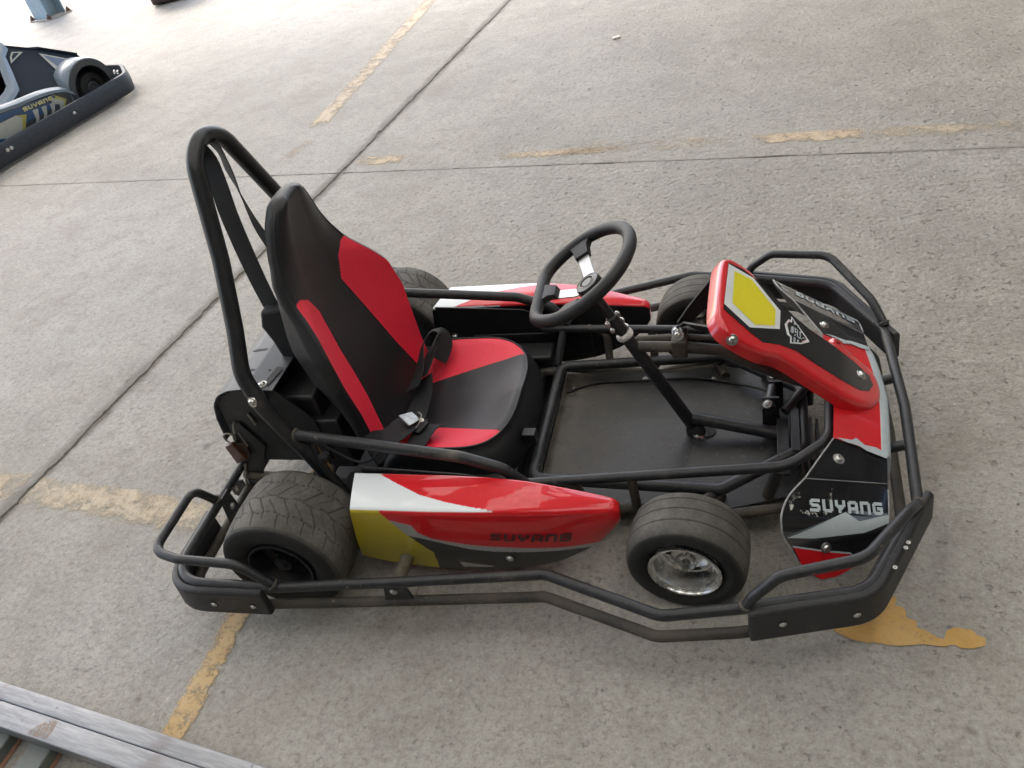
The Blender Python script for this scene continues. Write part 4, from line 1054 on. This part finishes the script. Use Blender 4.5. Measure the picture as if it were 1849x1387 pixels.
for sg in (-1, 1):
    wf_, uf_ = wing_f(sg), up_f(sg)
    fair = bent(wing_out, wf_, (0, -.0032)).build("front_fairing", M_fair, kart, sharp=30)
    MB().prism(upper_out, uf_, -.0032, 0).build("fairing_top", M_fair, fair)
    MB().tube(catmull([wf_(a, b, -.0014) for a, b in wing_out], 3), .0021, 8).build("fairing_edge", M_edge, fair)
    MB().tube([uf_(a, b, -.0014) for a, b in upper_out[:3]], .0019, 8).build("fairing_edge", M_edge, fair)
    MB().tube([wf_(0, .0002, .0002), wf_(.1830, .0002, .0002)], .0011, 6).build("fairing_fold", M_edge, fair)
    for nm, poly, m, d in (("silver_flash", sil, M_silver, .0012), ("grey_flash", gry, M_greyp, .0008), ("red_corner", redp, M_red, .0012), ("silver_line", redl, M_silver, .0016)):
        bent(poly, wf_, (d,)).build(nm, m, fair)
    def tf(u, v, d=.0016, sg=sg, wf_=wf_):
        uu = u if sg < 0 else 1 - u
        return wf_((-.0075 * (1 - v) - .0035 * v) + .161 * uu, (.0704 - .027 * v) + (-.0004) * uu, d)
    lettering("lettering", tf, M_silver, fair)
    # scuffed patches where the print has been scraped
    for poly in SCUFF: bent(poly, wf_, (.0024,)).build("scuff", M_scuff, fair)
    bolt(uf_(1.199, .227, .0006), V(UN.x, UN.y * -sg, UN.z), fair, .0082)
    bolt(wf_(.0312, .1405, .0018), wing_n(.1405, sg), fair, .0074)
# centre of the fairing: red hump, silver zigzag and grey front lip
def hump(x, y):
    q = onplane(x, -abs(y), UA, UN); t = max(0, 1 - abs(y) / .178); return V(x, y, q.z + .012 * (1 - (1 - t) ** 2) - .06 * t * t * .3)
rows = []
for i in range(25):
    y = -.176 + .352 * i / 24; a = abs(y) / .176
    xr, xf = 1.206 - .013 * a, 1.312 - .012 * a
    rows.append([hump(xr + (xf - xr) * k / 10, y) for k in range(11)])
hb_ = MB().grid(rows).build("fairing_centre", M_red, kart, solid=.003, sharp=60)
rows = []
for i in range(25):
    y = -.182 + .364 * i / 24; a = abs(y) / .182; xf = 1.312 - .013 * a
    top = hump(xf, max(-.176, min(.176, y))); rows.append([top + V(-.012, 0, .0065), top + V(.001, 0, .002), top + V(.007, 0, -.006), top + V(.010, 0, -.040), top + V(.006, 0, -.075)])
MB().grid(rows).build("fairing_lip", M_silver, hb_, solid=.003)
for sg in (-1, 1):
    zz = [(1.196, .176), (1.228, .168), (1.236, .158), (1.252, .170), (1.275, .166), (1.298, .172), (1.2955, .186), (1.255, .184), (1.240, .1775), (1.215, .1795)]
    f_ = up_f(sg); MB().flat(zz, f_, .0046).build("silver_flash", M_silver, hb_)

# ---- rear: cover sheet, motor housing, brackets
cov = [(-.045, .424), (-.12, .430), (-.172, .424), (-.206, .408), (-.229, .380), (-.243, .335), (-.250, .262)]
cp = fillet([(a, 0, b) for a, b in cov], .05, 5)
mb = MB(); G = [[V(p.x, y, p.z) for p in cp] for y in np.linspace(-.215, .215, 9)]
mb.grid(G); cover = mb.build("rear_cover", M_cover, kart, solid=.003, sharp=60)
def cz(x): return float(np.interp(x, [p.x for p in reversed(cp)], [p.z for p in reversed(cp)])) + .0006
for x0, x1, y in ((-.176, -.128, -.062), (-.150, -.124, -.143), (-.088, -.080, -.144), (-.176, -.128, .02), (-.15, -.1, .10)):
    G = []
    for i in range(9):
        x = x0 + (x1 - x0) * i / 8; w = .0038 * math.sqrt(max(0.02, 1 - (2 * i / 8 - 1) ** 8)); G.append([V(x, y - w, cz(x)), V(x, y + w, cz(x))])
    MB().grid(G).build("cover_slot", M_dark, cover)
bolt((-.080, -.196, cz(-.080)), (0, 0, 1), cover, .0085)
MB().add([V(-.062, -.20, .4275), V(-.050, -.135, .4275), V(-.070, -.130, .4275), V(-.078, -.19, .4275)], [(0, 1, 2, 3)]).build("cover_notch", M_dark, cover)
# dark end plate and housing under it
ep = [(-.235, .262), (-.225, .372), (-.202, .399), (-.170, .414), (-.118, .420), (-.05, .414), (.02, .32), (.02, .18), (-.18, .18)]
MB().prism(ep, lambda u, v, d: V(u, -.205 + d, v), 0, .004).build("cover_end", M_black, kart, bevel=.001)
MB().prism(ep, lambda u, v, d: V(u, .201 + d, v), 0, .004).build("cover_end", M_black, kart, bevel=.001)
MB().box(-.205, .03, -.185, .185, .175, .375).build("motor_housing", M_black, kart, bevel=.008)
for (x, z, dx, dz, w) in ((-.150, .345, .006, -.035, .0035), (-.205, .315, -.014, -.036, .0045)):
    MB().tube([V(x, -.209, z), V(x + dx, -.2095, z + dz)], w, 10).build("cover_rib", M_steel, kart)
MB().cyl((-.110, -.205, .362), (-.110, .205, .362), .0135, 16).build("seat_crossbar", M_tube_dirty, kart)
MB().cyl((-.110, -.200, .362), (-.060, -.262, .43), .011, 12).build("seat_crossbar", M_tube_dirty, kart)
MB().box(-.01, .075, -.20, .20, .15, .31).build("battery_box", M_black, kart, bevel=.006)
MB().box(.06, .50, -.285, -.215, .085, .155).build("battery_box", M_black, kart, bevel=.006)
MB().box(.06, .50, .215, .285, .085, .155).build("battery_box", M_black, kart, bevel=.006)
# slotted bracket, brown reflector, ring
def slot_plate(poly, y, slots, name):
    mb = MB(); mb.prism(poly, lambda u, v, d: V(u, y + d, v), 0, .005); o = mb.build(name, M_black, kart, bevel=.001)
    for (a, b, w) in slots:
        MB().tube([V(a[0], y - .0006, a[1]), V(b[0], y - .0006, b[1])], w, 8).build("bracket_slot", M_steel, o)
    return o
slot_plate([(-.222, .310), (-.188, .315), (-.150, .235), (-.225, .085), (-.262, .090), (-.248, .18)], -.212, [((-.203, .285), (-.200, .238), .0032)], "chain_bracket")
slot_plate([(-.318, .118), (-.268, .118), (-.268, .072), (-.300, .050), (-.318, .062)], -.222, [((-.292, .098), (-.300, .080), .0042)], "chain_bracket")
MB().prism([(-.251, .252), (-.226, .262), (-.207, .205), (-.244, .190)], lambda u, v, d: V(u, -.231 + d, v), 0, .012).build("rear_reflector", M_brown, kart, bevel=.002)
MB().prism([(-.232, .248), (-.199, .251), (-.203, .207), (-.222, .195)], lambda u, v, d: V(u, -.217 + d, v), 0, .004).build("reflector_bracket", simple("rusty_bracket", (.07, .05, .04), .6), kart, bevel=.001)
ringp = [V(-.236 + .016 * math.cos(a), -.2155, .268 + .016 * math.sin(a)) for a in [2 * PI * k / 24 for k in range(24)]]
MB().tube(ringp, .0022, 8, True).build("key_ring", M_steel, kart)
MB().cyl((-.235, -.215, .175), (-.270, -.225, .075), .0035, 10).build("brake_rod", M_steel, kart)
MB().tube(fillet([(-.20, -.215, .118), (-.10, -.225, .12), (-.02, -.24, .16)], .05, 5), .012, 12).build("frame_rail", M_tube_dirty, kart)
MB().cyl((-.13, -.25, .105), (-.02, -.21, .16), .007, 10).build("brake_rod", M_cable, kart)
MB().tube(catmull([(.02, -.262, .335), (.045, -.275, .30), (.06, -.283, .24), (.075, -.30, .17), (.12, -.308, .12)], 8), .0058, 10).build("cable", M_cable, kart)
MB().tube(catmull([(.03, -.262, .33), (.055, -.292, .27), (.075, -.300, .21), (.095, -.30, .14), (.14, -.30, .10)], 8), .0085, 10).build("cable", M_dark, kart)
MB().tube(catmull([(.06, -.27, .30), (.14, -.285, .262), (.19, -.29, .275), (.21, -.27, .295)], 8), .0035, 8).build("cable", M_dark, kart)
MB().lathe([(0, 0), (.013, 0), (.013, .015), (0, .016)], (.075, -.298, .280), (0, 0, 1), 20).build("cable_cap", M_black, kart)

# ---- seat belts
M_buckle = simple("dull_buckle_plate", (.36, .37, .35), .42, metal=.6)
def ribbon(pts, w, mat, name, parent, th=.0022, n=8):
    """pts: (point, width direction)"""
    C1 = catmull([p for p, _ in pts], n); C2 = catmull([Vector(d) for _, d in pts], n); G = []
    for i, (p, d) in enumerate(zip(C1, C2)):
        a, b = C1[max(i - 1, 0)], C1[min(i + 1, len(C1) - 1)]; T = (b - a).normalized(); d = (d - T * d.dot(T)).normalized(); nn = T.cross(d)
        G.append([p + d * w + nn * th / 2, p + d * w * .3 + nn * th * .8, p - d * w * .3 + nn * th * .8, p - d * w + nn * th / 2, p - d * w - nn * th / 2, p + d * w - nn * th / 2])
    mb = MB(); mb.grid(G, cv=True); return mb.build(name, mat, parent, sharp=50)
ribbon([(V(-.090, -.028, .945), (1, .1, .1)), (V(-.076, -.030, .915), (1, .05, .1)), (V(-.066, -.045, .86), (1, -.1, 0)), (V(-.068, -.052, .80), (1, -.1, 0)), (V(-.070, -.055, .70), (1, -.1, 0)), (V(-.067, -.058, .585), (1, -.15, 0)), (V(-.055, -.062, .48), (1, -.2, 0)), (V(-.03, -.07, .38), (1, -.2, 0))], .0250, M_web, "shoulder_belt", kart)
ribbon([(V(-.086, .022, .945), (1, -.3, .1)), (V(-.080, .030, .905), (1, -.8, .2)), (V(-.078, .028, .86), (.9, -.7, 0)), (V(-.074, .025, .80), (.7, -1, 0)), (V(-.068, .022, .735), (.4, -1, 0)), (V(-.055, .022, .675), (.25, -1, 0)), (V(-.035, .022, .60), (.1, -1, 0)), (V(-.02, .022, .5), (.1, -1, 0))], .0215, M_web, "shoulder_belt", kart)
MB().prism([(-.080, .560), (-.096, .515), (-.084, .472), (-.067, .338), (-.074, .243), (.02, .25), (.03, .40), (.00, .53), (-.023, .562)], lambda u, v, d: V(u, -.09 + d, v), 0, .05).build("seat_back_bracket", M_web, kart, bevel=.008)
# lap belts: near half with the buckle, far half slumped against the cushion
lap = ribbon([(V(.150, -.228, .235), (1, -.2, .3)), (V(.185, -.222, .262), (1, -.2, .15)), (V(.215, -.195, .268), (1, -.25, .05)), (V(.228, -.160, .262), (1, -.3, 0)), (V(.233, -.120, .246), (1, -.3, 0))], .037, M_web, "lap_belt", kart)
ribbon([(V(.268, -.222, .250), (1, .05, .1)), (V(.272, -.190, .250), (1, .1, 0)), (V(.276, -.160, .246), (1, .1, -.05)), (V(.284, -.130, .232), (1, .25, -.1))], .026, M_web, "lap_belt", kart)
ribbon([(V(.225, -.135, .240), (1, -.1, 0)), (V(.222, -.095, .228), (1, 0, .1)), (V(.216, -.050, .222), (1, 0, .2)), (V(.212, .000, .224), (1, 0, .35)), (V(.206, .045, .236), (.9, 0, .6))], .030, M_web, "lap_belt", kart)
ribbon([(V(.195, -.02, .250), (.9, -.1, .5)), (V(.196, .030, .255), (.8, -.1, .6)), (V(.192, .080, .268), (.6, -.2, .7)), (V(.190, .122, .284), (.5, -.5, .7)), (V(.207, .155, .300), (.3, -.8, .5)), (V(.230, .165, .290), (-.3, -.8, .5)), (V(.238, .148, .264), (-.6, -.5, .5)), (V(.225, .110, .242), (-.6, -.2, .5))], .025, M_web, "lap_belt", kart)
ribbon([(V(.200, .040, .240), (.8, .2, .6)), (V(.205, .085, .250), (.8, .1, .6)), (V(.210, .135, .262), (.7, .1, .7)), (V(.205, .185, .262), (.6, .1, .8)), (V(.19, .215, .24), (.6, .1, .8))], .026, M_web, "lap_belt", kart)
bk = MB().prism([(-.020, -.016), (.024, -.020), (.022, .018), (-.012, .020)], lambda u, v, d: V(u, v, d), 0, .003).build("belt_buckle", M_buckle, kart, bevel=.001)
bk.matrix_world = Matrix.Translation((.236, -.152, .2740)) @ Matrix.Rotation(-.15, 4, 'X') @ Matrix.Rotation(.35, 4, 'Y') @ Matrix.Rotation(-.5, 4, 'Z')
MB().tube(fillet([(.255, -.133, .275), (.268, -.145, .277), (.268, -.166, .272), (.258, -.178, .262)], .008, 4), .0022, 8).build("buckle_wire", M_steel, kart)
bolt((.271, -.158, .273), (.2, -.2, 1), kart, .0035)
MB().box(-.016, .016, -.02, .02, -.006, .004).build("buckle_body", M_black, kart, bevel=.002).matrix_world = Matrix.Translation((.262, -.165, .258)) @ Matrix.Rotation(-.4, 4, 'Z')

# ================================================================== OTHER THINGS
# ---- blue kart at the left edge (local frame: X to its right, Y forward)
bk2 = tag(empty("blue_go_kart", (-3.145, 3.512, 0)), "blue and silver electric go-kart with a black wrap-round bumper, parked at the left edge", "go-kart")
bk2.rotation_euler = (0, 0, math.atan2(-.2047, .9788))
M_bump2 = simple("grey_black_bumper_rubber", (.022, .027, .036), .5, bump=.1, nscale=40)
M_body2 = simple("dark_navy_body", (.008, .014, .026), .6, spec=.2, var=.15)
M_sil2 = simple("silver_body_paint", (.15, .195, .24), .4, metal=.1, coat=.3, var=.04)
M_blue2 = simple("blue_print", (.012, .055, .14), .4, coat=.4, var=.06)
M_dgrey2 = simple("charcoal_trim", (.035, .038, .042), .5)
M_wht2 = simple("pale_print", (.36, .37, .34), .45, var=.05)
M_yel2 = simple("dull_yellow_print", (.33, .31, .07), .45, var=.06)
M_grn2 = simple("gold_lettering", (.50, .47, .20), .45)
XM = -.64                                                # midline
def bm_x(p, s): return p if s > 0 else V(2 * XM - p[0], p[1], p[2])
ring = fillet([(.068, -1.9, 0), (.068, -.02, 0), (-.16, .165, 0), (-.64, .20, 0), (-1.12, .165, 0), (-1.348, -.02, 0), (-1.348, -1.9, 0), (-.64, -1.98, 0)], [.2, .16, .16, .3, .16, .16, .2, .3], 9, closed=True)
mb = MB(); G = []
Np = len(ring)
for i in range(Np):
    T = (ring[(i + 1) % Np] - ring[i - 1]).normalized(); O = Vector((T.y, -T.x, 0)) * -1
    if (ring[i] - V(XM, -.9, 0)).dot(O) < 0: O = -O
    G.append([ring[i] + O * t + V(0, 0, z) for t, z in ((-.030, .030), (-.006, .018), (0, .028), (.004, .075), (-.004, .130), (-.010, .141), (-.030, .141), (-.034, .08))])
mb.grid(G, cu=True, cv=True); ringo = mb.build("bumper", M_bump2, bk2, sharp=50)
for y, z in ((-.548, .086), (-1.056, .095), (-1.085, .095)): bolt((.070, y, z), (1, 0, 0), ringo, .008)
for x, y in ((-.20, .115), (-.245, .125)): bolt((x, y, .10), (-.3, -1, .5), ringo, .010)
# wheels with their arches
def arch(s, yc, zc, Ro, Ri, x0, x1):
    G = []
    for i in range(33):
        a = math.radians(-22 + 224 * i / 32); c, sn = math.cos(a), math.sin(a)
        k = 1.0 + (.06 if a > 2 else 0)
        G.append([bm_x(V(x1, yc + Ri * c, zc + Ri * sn), s), bm_x(V(x1, yc + Ro * .96 * c, zc + Ro * .96 * sn), s), bm_x(V(x1 + .02, yc + Ro * c * k, zc + Ro * sn), s), bm_x(V(x0 - .02, yc + Ro * c * k, zc + Ro * sn), s), bm_x(V(x0, yc + Ro * .95 * c, zc + Ro * .95 * sn), s), bm_x(V(x0, yc + Ri * c, zc + Ri * sn), s)])
    mb = MB(); mb.grid(G, cv=True)
    o = mb.build("wheel_arch", M_sil2, bk2, sharp=40)
    G = []
    for i in range(33):
        a = math.radians(-22 + 224 * i / 32); c, sn = math.cos(a), math.sin(a)
        G.append([bm_x(V(x0 + .003, yc + r * c, zc + r * sn), s) for r in (Ro * .93, Ri * .97)] + [bm_x(V(x1, yc + Ri * .97 * c, zc + Ri * .97 * sn), s)])
    MB().grid(G).build("arch_lining", M_dgrey2, o, solid=.004)
    MB().lathe([(0, 0), (.055, 0), (.062, .012), (.10, .008), (.112, -.01), (.115, -.05), (.112, -.11), (.09, -.12)], bm_x(V(x0 - .055, yc + .035, .115), s), (s, 0, 0), 40).build("wheel", M_dark, bk2)
    MB().lathe([(0, .012), (.012, .012), (.014, .004), (.04, .004), (.045, .0)], bm_x(V(x0 - .052, yc + .035, .115), s), (s, 0, 0), 20).build("wheel_hub", M_dgrey2, bk2)
for s in (1, -1):
    arch(s, -.245, .130, .198, .150, -.035, -.19)
    arch(s, -1.55, .130, .198, .150, -.035, -.21)
    # side panel below the silver sill
    pz = lambda y, v: V(-.030, y, v)
    mb = MB(); mb.prism([(-1.36, .05), (-.44, .05), (-.45, .19), (-.52, .205), (-.80, .245), (-1.0, .275), (-1.36, .28)], lambda u, v, d: bm_x(V(-.055 + d, u, v), s), 0, .025)
    sp = mb.build("side_panel", M_dgrey2, bk2)
    d_ = lambda u, v, d=0.0: bm_x(V(-.0292 + d, u, v), s)
    MB().flat([(-1.30, .235), (-.80, .218), (-.565, .190), (-.545, .215), (-.80, .240), (-1.0, .268), (-1.30, .275)], d_, .0).build("blue_band", M_blue2, sp)
    MB().flat([(-1.30, .10), (-1.0, .12), (-.78, .150), (-.50, .150), (-.487, .165), (-.80, .213), (-1.30, .232)], d_, .0004).build("blue_band", M_blue2, sp)
    MB().flat([(-.565, .222), (-.480, .155), (-.520, .118), (-.545, .108), (-.53, .15), (-.585, .178), (-.545, .20)], d_, .0012).build("yellow_arrow", M_yel2, sp)
    MB().flat([(-.572, .200), (-.500, .155), (-.535, .118), (-.56, .108), (-.55, .15), (-.60, .172)], d_, .0016).build("white_arrow", M_wht2, sp)
    for k in range(3):
        y0 = -.60 - .065 * k
        MB().flat([(y0 - .01, .178 + .008 * k), (y0 + .030, .172 + .008 * k), (y0 + .005, .135), (y0 - .022, .110), (y0 - .040, .112), (y0 - .018, .140)], d_, .0016).build("white_chevron", M_wht2, sp)
    MB().flat([(-1.30, .225), (-.86, .214), (-.80, .190), (-.86, .115), (-1.0, .09), (-1.0, .13), (-1.1, .16), (-1.3, .16)], d_, .0012).build("white_arrow", M_wht2, sp)
    MB().flat([(-.86, .213), (-.79, .190), (-.855, .112), (-.88, .105), (-.83, .185)], d_, .0016).build("yellow_arrow", M_yel2, sp)
    def fn(u, v, s=s):
        uu = u if s > 0 else 1 - u
        y = -.795 + .225 * uu; return bm_x(V(-.0272, y, .209 + (.190 - .209) * uu + .024 * v - .0 * u), s)
    lettering("lettering", fn, M_grn2, sp)
    # silver sill and pillar
    sill = [(-.035, -.41, .17), (-.040, -.47, .215), (-.050, -.60, .245), (-.058, -.80, .262), (-.062, -1.0, .285), (-.062, -1.36, .30)]
    C1 = catmull([V(*p) for p in sill], 6); G = []
    for p in C1: G.append([bm_x(p + V(a, 0, b), s) for a, b in ((.010, -.018), (.008, .0), (-.012, .012), (-.035, .018), (-.05, .0))])
    MB().grid(G).build("sill", M_sil2, bk2, solid=.004)
    def pillar(pts_o, pts_i):
        mb = MB(); G = []
        for a, b in zip(pts_o, pts_i):
            a, b = V(*a), V(*b); nn = V(.7, 0, .7)
            G.append([bm_x(a - nn * .02, s), bm_x(a + nn * .010, s), bm_x((a + b) / 2 + nn * .018, s), bm_x(b + nn * .010, s), bm_x(b - nn * .02, s)])
        mb.grid(G); return mb.build("pillar", M_sil2, bk2, sharp=30)
    pillar([(-.353, -.464, .483), (-.329, -.523, .459), (-.240, -.595, .370), (-.160, -.665, .293), (-.148, -.705, .279), (-.117, -.816, .247), (-.09, -.93, .24)],
           [(-.400, -.459, .530), (-.352, -.545, .482), (-.300, -.610, .430), (-.212, -.690, .340), (-.190, -.745, .318), (-.168, -.830, .298), (-.13, -.97, .28)])
    # dark body panel with its outlined triangles
    mb = MB(); body = [(-.400, -.459, .530), (-.374, -.425, .504), (-.311, -.297, .441), (-.196, -.123, .326), (-.164, -.108, .294), (-.10, -.12, .22), (-.07, -.40, .20), (-.06, -.60, .20), (-.06, -.95, .22), (-.13, -.80, .26), (-.17, -.66, .298), (-.33, -.523, .459)]
    mb.add([bm_x(V(*p) - V(.012, 0, .012), s) for p in body], [tuple(range(len(body)))])
    bp_ = mb.build("body_panel", M_body2, bk2)
    nn = V(.7071, 0, .7071)
    def tri(L, m, nm, d): MB().add([bm_x(V(*p) - V(.012, 0, .012) + (nn * (.001 + d)), s) for p in L], [tuple(range(len(L)))]).build(nm, m, bp_)
    tri([(-.346, -.446, .476), (-.323, -.388, .453), (-.298, -.523, .428), (-.327, -.489, .457)], M_wht2, "outlined_triangle", .002)
    tri([(-.337, -.446, .467), (-.325, -.414, .455), (-.309, -.497, .439), (-.325, -.477, .455)], M_body2, "triangle_field", .004)
    tri([(-.284, -.316, .414), (-.193, -.193, .323), (-.182, -.198, .312), (-.165, -.325, .295), (-.171, -.335, .301)], M_wht2, "outlined_triangle", .002)
    tri([(-.264, -.306, .394), (-.194, -.210, .324), (-.175, -.305, .305)], M_blue2, "triangle_field", .004)
mb = MB()                                                 # hood between the two side panels
for (a, b) in (((-.400, -.459, .518), (-.311, -.297, .429)), ((-.311, -.297, .429), (-.196, -.123, .314)), ((-.196, -.123, .314), (-.164, -.02, .16))):
    A_, B_ = V(*a), V(*b); mb.add([A_, B_, bm_x(B_, -1), bm_x(A_, -1)], [(0, 1, 2, 3)])
mb.build("hood", M_body2, bk2, solid=.012)
mb = MB(); mb.grid([[V(-.42, -1.28, .30), V(-.86, -1.28, .30)], [V(-.40, -1.34, .38), V(-.88, -1.34, .38)], [V(-.44, -1.46, .66), V(-.84, -1.46, .66)]])
mb.grid([[V(-.42, -1.28, .30), V(-.86, -1.28, .30)], [V(-.42, -.95, .27), V(-.86, -.95, .27)]])
mb.build("seat", M_dgrey2, bk2, solid=.04)
MB().box(-1.22, -.06, -1.80, -.10, .04, .075).build("floor_tray", M_dgrey2, bk2)

# ---- steel column of the shed
colm = tag(empty("steel_column", (-6.05, 6.34, 0)), "light blue painted steel column on a bolted base plate at the top left corner", "column")
colm.rotation_euler = (0, 0, math.radians(-16))
M_colp = simple("pale_blue_steel_paint", (.26, .36, .43), .45, var=.12, nscale=8, dust=(.35, .30, .24), dustamt=.3)
M_base = simple("grubby_base_plate", (.38, .34, .30), .7, var=.2, nscale=12)
MB().box(-.17, .17, -.14, .16, .0, .014).build("base_plate", M_base, colm, bevel=.002)
MB().box(-.125, .125, -.100, -.088, .014, 4.55).build("flange", M_colp, colm)
MB().box(-.125, .125, .100, .112, .014, 4.55).build("flange", M_colp, colm)
MB().box(-.005, .005, -.088, .100, .014, 4.55).build("web", M_colp, colm)
for x in (-.145, .148):
    for y in (-.115, .13): MB().lathe([(0, .045), (.010, .045), (.011, .028), (.020, .028), (.020, .012), (.026, .012), (.026, 0)], (x, y, .014), (0, 0, 1), 8).build("anchor_bolt", simple("rusty_anchor", (.12, .07, .045), .7) if "rusty_anchor" not in bpy.data.materials else bpy.data.materials["rusty_anchor"], colm, sharp=20)
# ---- dark box whose lower corner shows at the top edge
bx = tag(empty("brown_crate", (-4.42, 6.15, 0)), "dark brown box with a rounded lower edge standing on the bright floor near the column", "box")
bx.rotation_euler = (0, 0, math.radians(22))
M_box = simple("dark_brown_lacquer", (.045, .026, .024), .45, var=.2, nscale=10)
MB().box(-.15, .25, -.18, .22, .012, .50).build("box_body", M_box, bx, bevel=.02)
MB().box(-.16, .26, -.19, .23, .50, .53).build("box_lid", M_box, bx, bevel=.01)
# ---- loose steel lengths in the bottom left corner
def raw_steel():
    t = MT("bare_mill_steel"); co = t.co()
    mp = t.node("ShaderNodeMapping"); mp.inputs['Scale'].default_value = (1.4, 14, 14); t.link(co, mp.inputs['Vector'])
    s = t.noise(6, 6, .7, mp.outputs[0]); b = t.noise(9, 5, .6)
    c = t.mix(t.ramp(s, .35, .68), (.22, .225, .235), (.36, .365, .375))
    c = t.mix(t.math('MULTIPLY', t.ramp(b, .58, .70), .5), c, (.20, .17, .17))
    c = t.mix(t.math('MULTIPLY', t.ramp(t.noise(45, 3), .66, .74), .7), c, (.10, .10, .11))
    c = t.mix(t.math('MULTIPLY', t.ramp(s, .62, .80), .7), c, (.44, .45, .47))
    return t.done(col=c, rough=t.math('MULTIPLY_ADD', s, .3, .32), metal=.55, normal=t.bump(s, .15, .002))
M_mill = raw_steel()
M_green = simple("grey_green_steel", (.135, .150, .135), .55, var=.18, nscale=14, dust=(.13, .065, .035), dustamt=.25)
M_rustp = paint_mat("patchy_rust", (.30, .18, .13), (.40, .29, .23), .48, .62, 70)
M_rust = simple("bright_rust", (.40, .22, .14), .7, var=.35, nscale=40)
ang = math.atan2(-.111, .764)
def tube_len(y_off, w, label, h0=.040, h1=.080, x0=-1.6, x1=1.1):
    o_ = empty("steel_tube", (-.30, -.8568 + y_off, h0)); o_.rotation_euler = (0, 0, ang); tag(o_, label, "steel tube", "bare steel lengths on cross bars")
    c = .0035; hh = h1 - h0; sec = []
    for cx_, cz_, a0 in ((-w / 2 + c, hh - c, 90), (-w / 2 + c, c, 180), (w / 2 - c, c, 270), (w / 2 - c, hh - c, 0)):
        for k in range(4): a = math.radians(a0 + 30 * k); sec.append((cx_ + c * math.cos(a), cz_ + c * math.sin(a)))
    G = [[V(x, y, z) for y, z in sec] for x in np.linspace(x0, x1, 40)]
    mb = MB(); mb.grid(G, cv=True); mb.build("tube_wall", M_mill, o_, sharp=50)
    th = .003; G = [[V(x, y * (1 - 2 * th / w), hh / 2 + (z - hh / 2) * (1 - 2 * th / hh)) for y, z in sec] for x in (x0, x0 + .05)]
    MB().grid(G, cv=True).build("tube_bore", M_dark, o_)
    return o_
ta = tube_len(-.020, .037, "bare grey steel tube, the one of the pair nearer the go-kart")
tb_ = tube_len(-.0645, .050, "bare steel tube with an orange rust patch, farther from the go-kart than its twin")
mb = MB()
pr = [(-.155, -.018), (-.148, -.022), (-.120, -.021), (-.098, -.019), (-.096, -.004), (-.099, .010), (-.103, .022), (-.118, .023), (-.128, .015), (-.140, .004), (-.150, -.008)]
mb.flat(pr, lambda u, v, d: V(u, v, d), .0403); mb.build("rust_patch", M_rustp, tb_)
for i, (x0, x1, lab) in enumerate(((-.605, -.537, "rust-edged grey-green steel bar under the tubes at the very corner"), (-.476, -.412, "grey-green steel bar under the bare tubes, clear of the corner"))):
    o_ = empty("steel_bar", ((x0 + x1) / 2, -.93, .001)); o_.rotation_euler = (0, 0, math.radians(-3)); tag(o_, lab, "steel bar", "grey-green bars under the bare tubes")
    MB().box(-.0315, .0315, -1.1, .075, 0, .038).build("bar_body", M_green, o_, bevel=.003)
    MB().box(.0315, .0325, -1.1, .074, .002, .012).build("rust_edge", M_rust, o_)
# ---- small litter on the concrete
mb = MB()
for _ in range(150):
    p, q = rng.uniform(-2.2, 3.0), rng.uniform(-3.2, 1.6); c = G2(p, q, .0015); r = .0015 + .0022 * rng.random()
    if rng.random() < .04: r *= 2
    vs = [c + Vector((rng.normal(), rng.normal(), abs(rng.normal()) * .6)) * r for _ in range(6)]
    mb.add(vs, [(0, 1, 2), (0, 2, 3), (0, 3, 4), (1, 2, 5), (2, 3, 5), (3, 4, 5), (0, 4, 1), (1, 4, 5)])
tag(mb.build("crumbs", simple("pale_grit", (.45, .43, .40), .85, var=.4, nscale=20)), kind='stuff')
chip = MB(); chip.box(-.022, .022, -.012, .012, 0, .010, M=Matrix.Rotation(.5, 4, 'Z')); chip = chip.build("stone_chip", simple("white_stone", (.75, .72, .65), .8), bevel=.004)
chip.location = (.305, 3.20, .001); tag(chip, "small white stone chip lying alone on the far concrete", "stone")
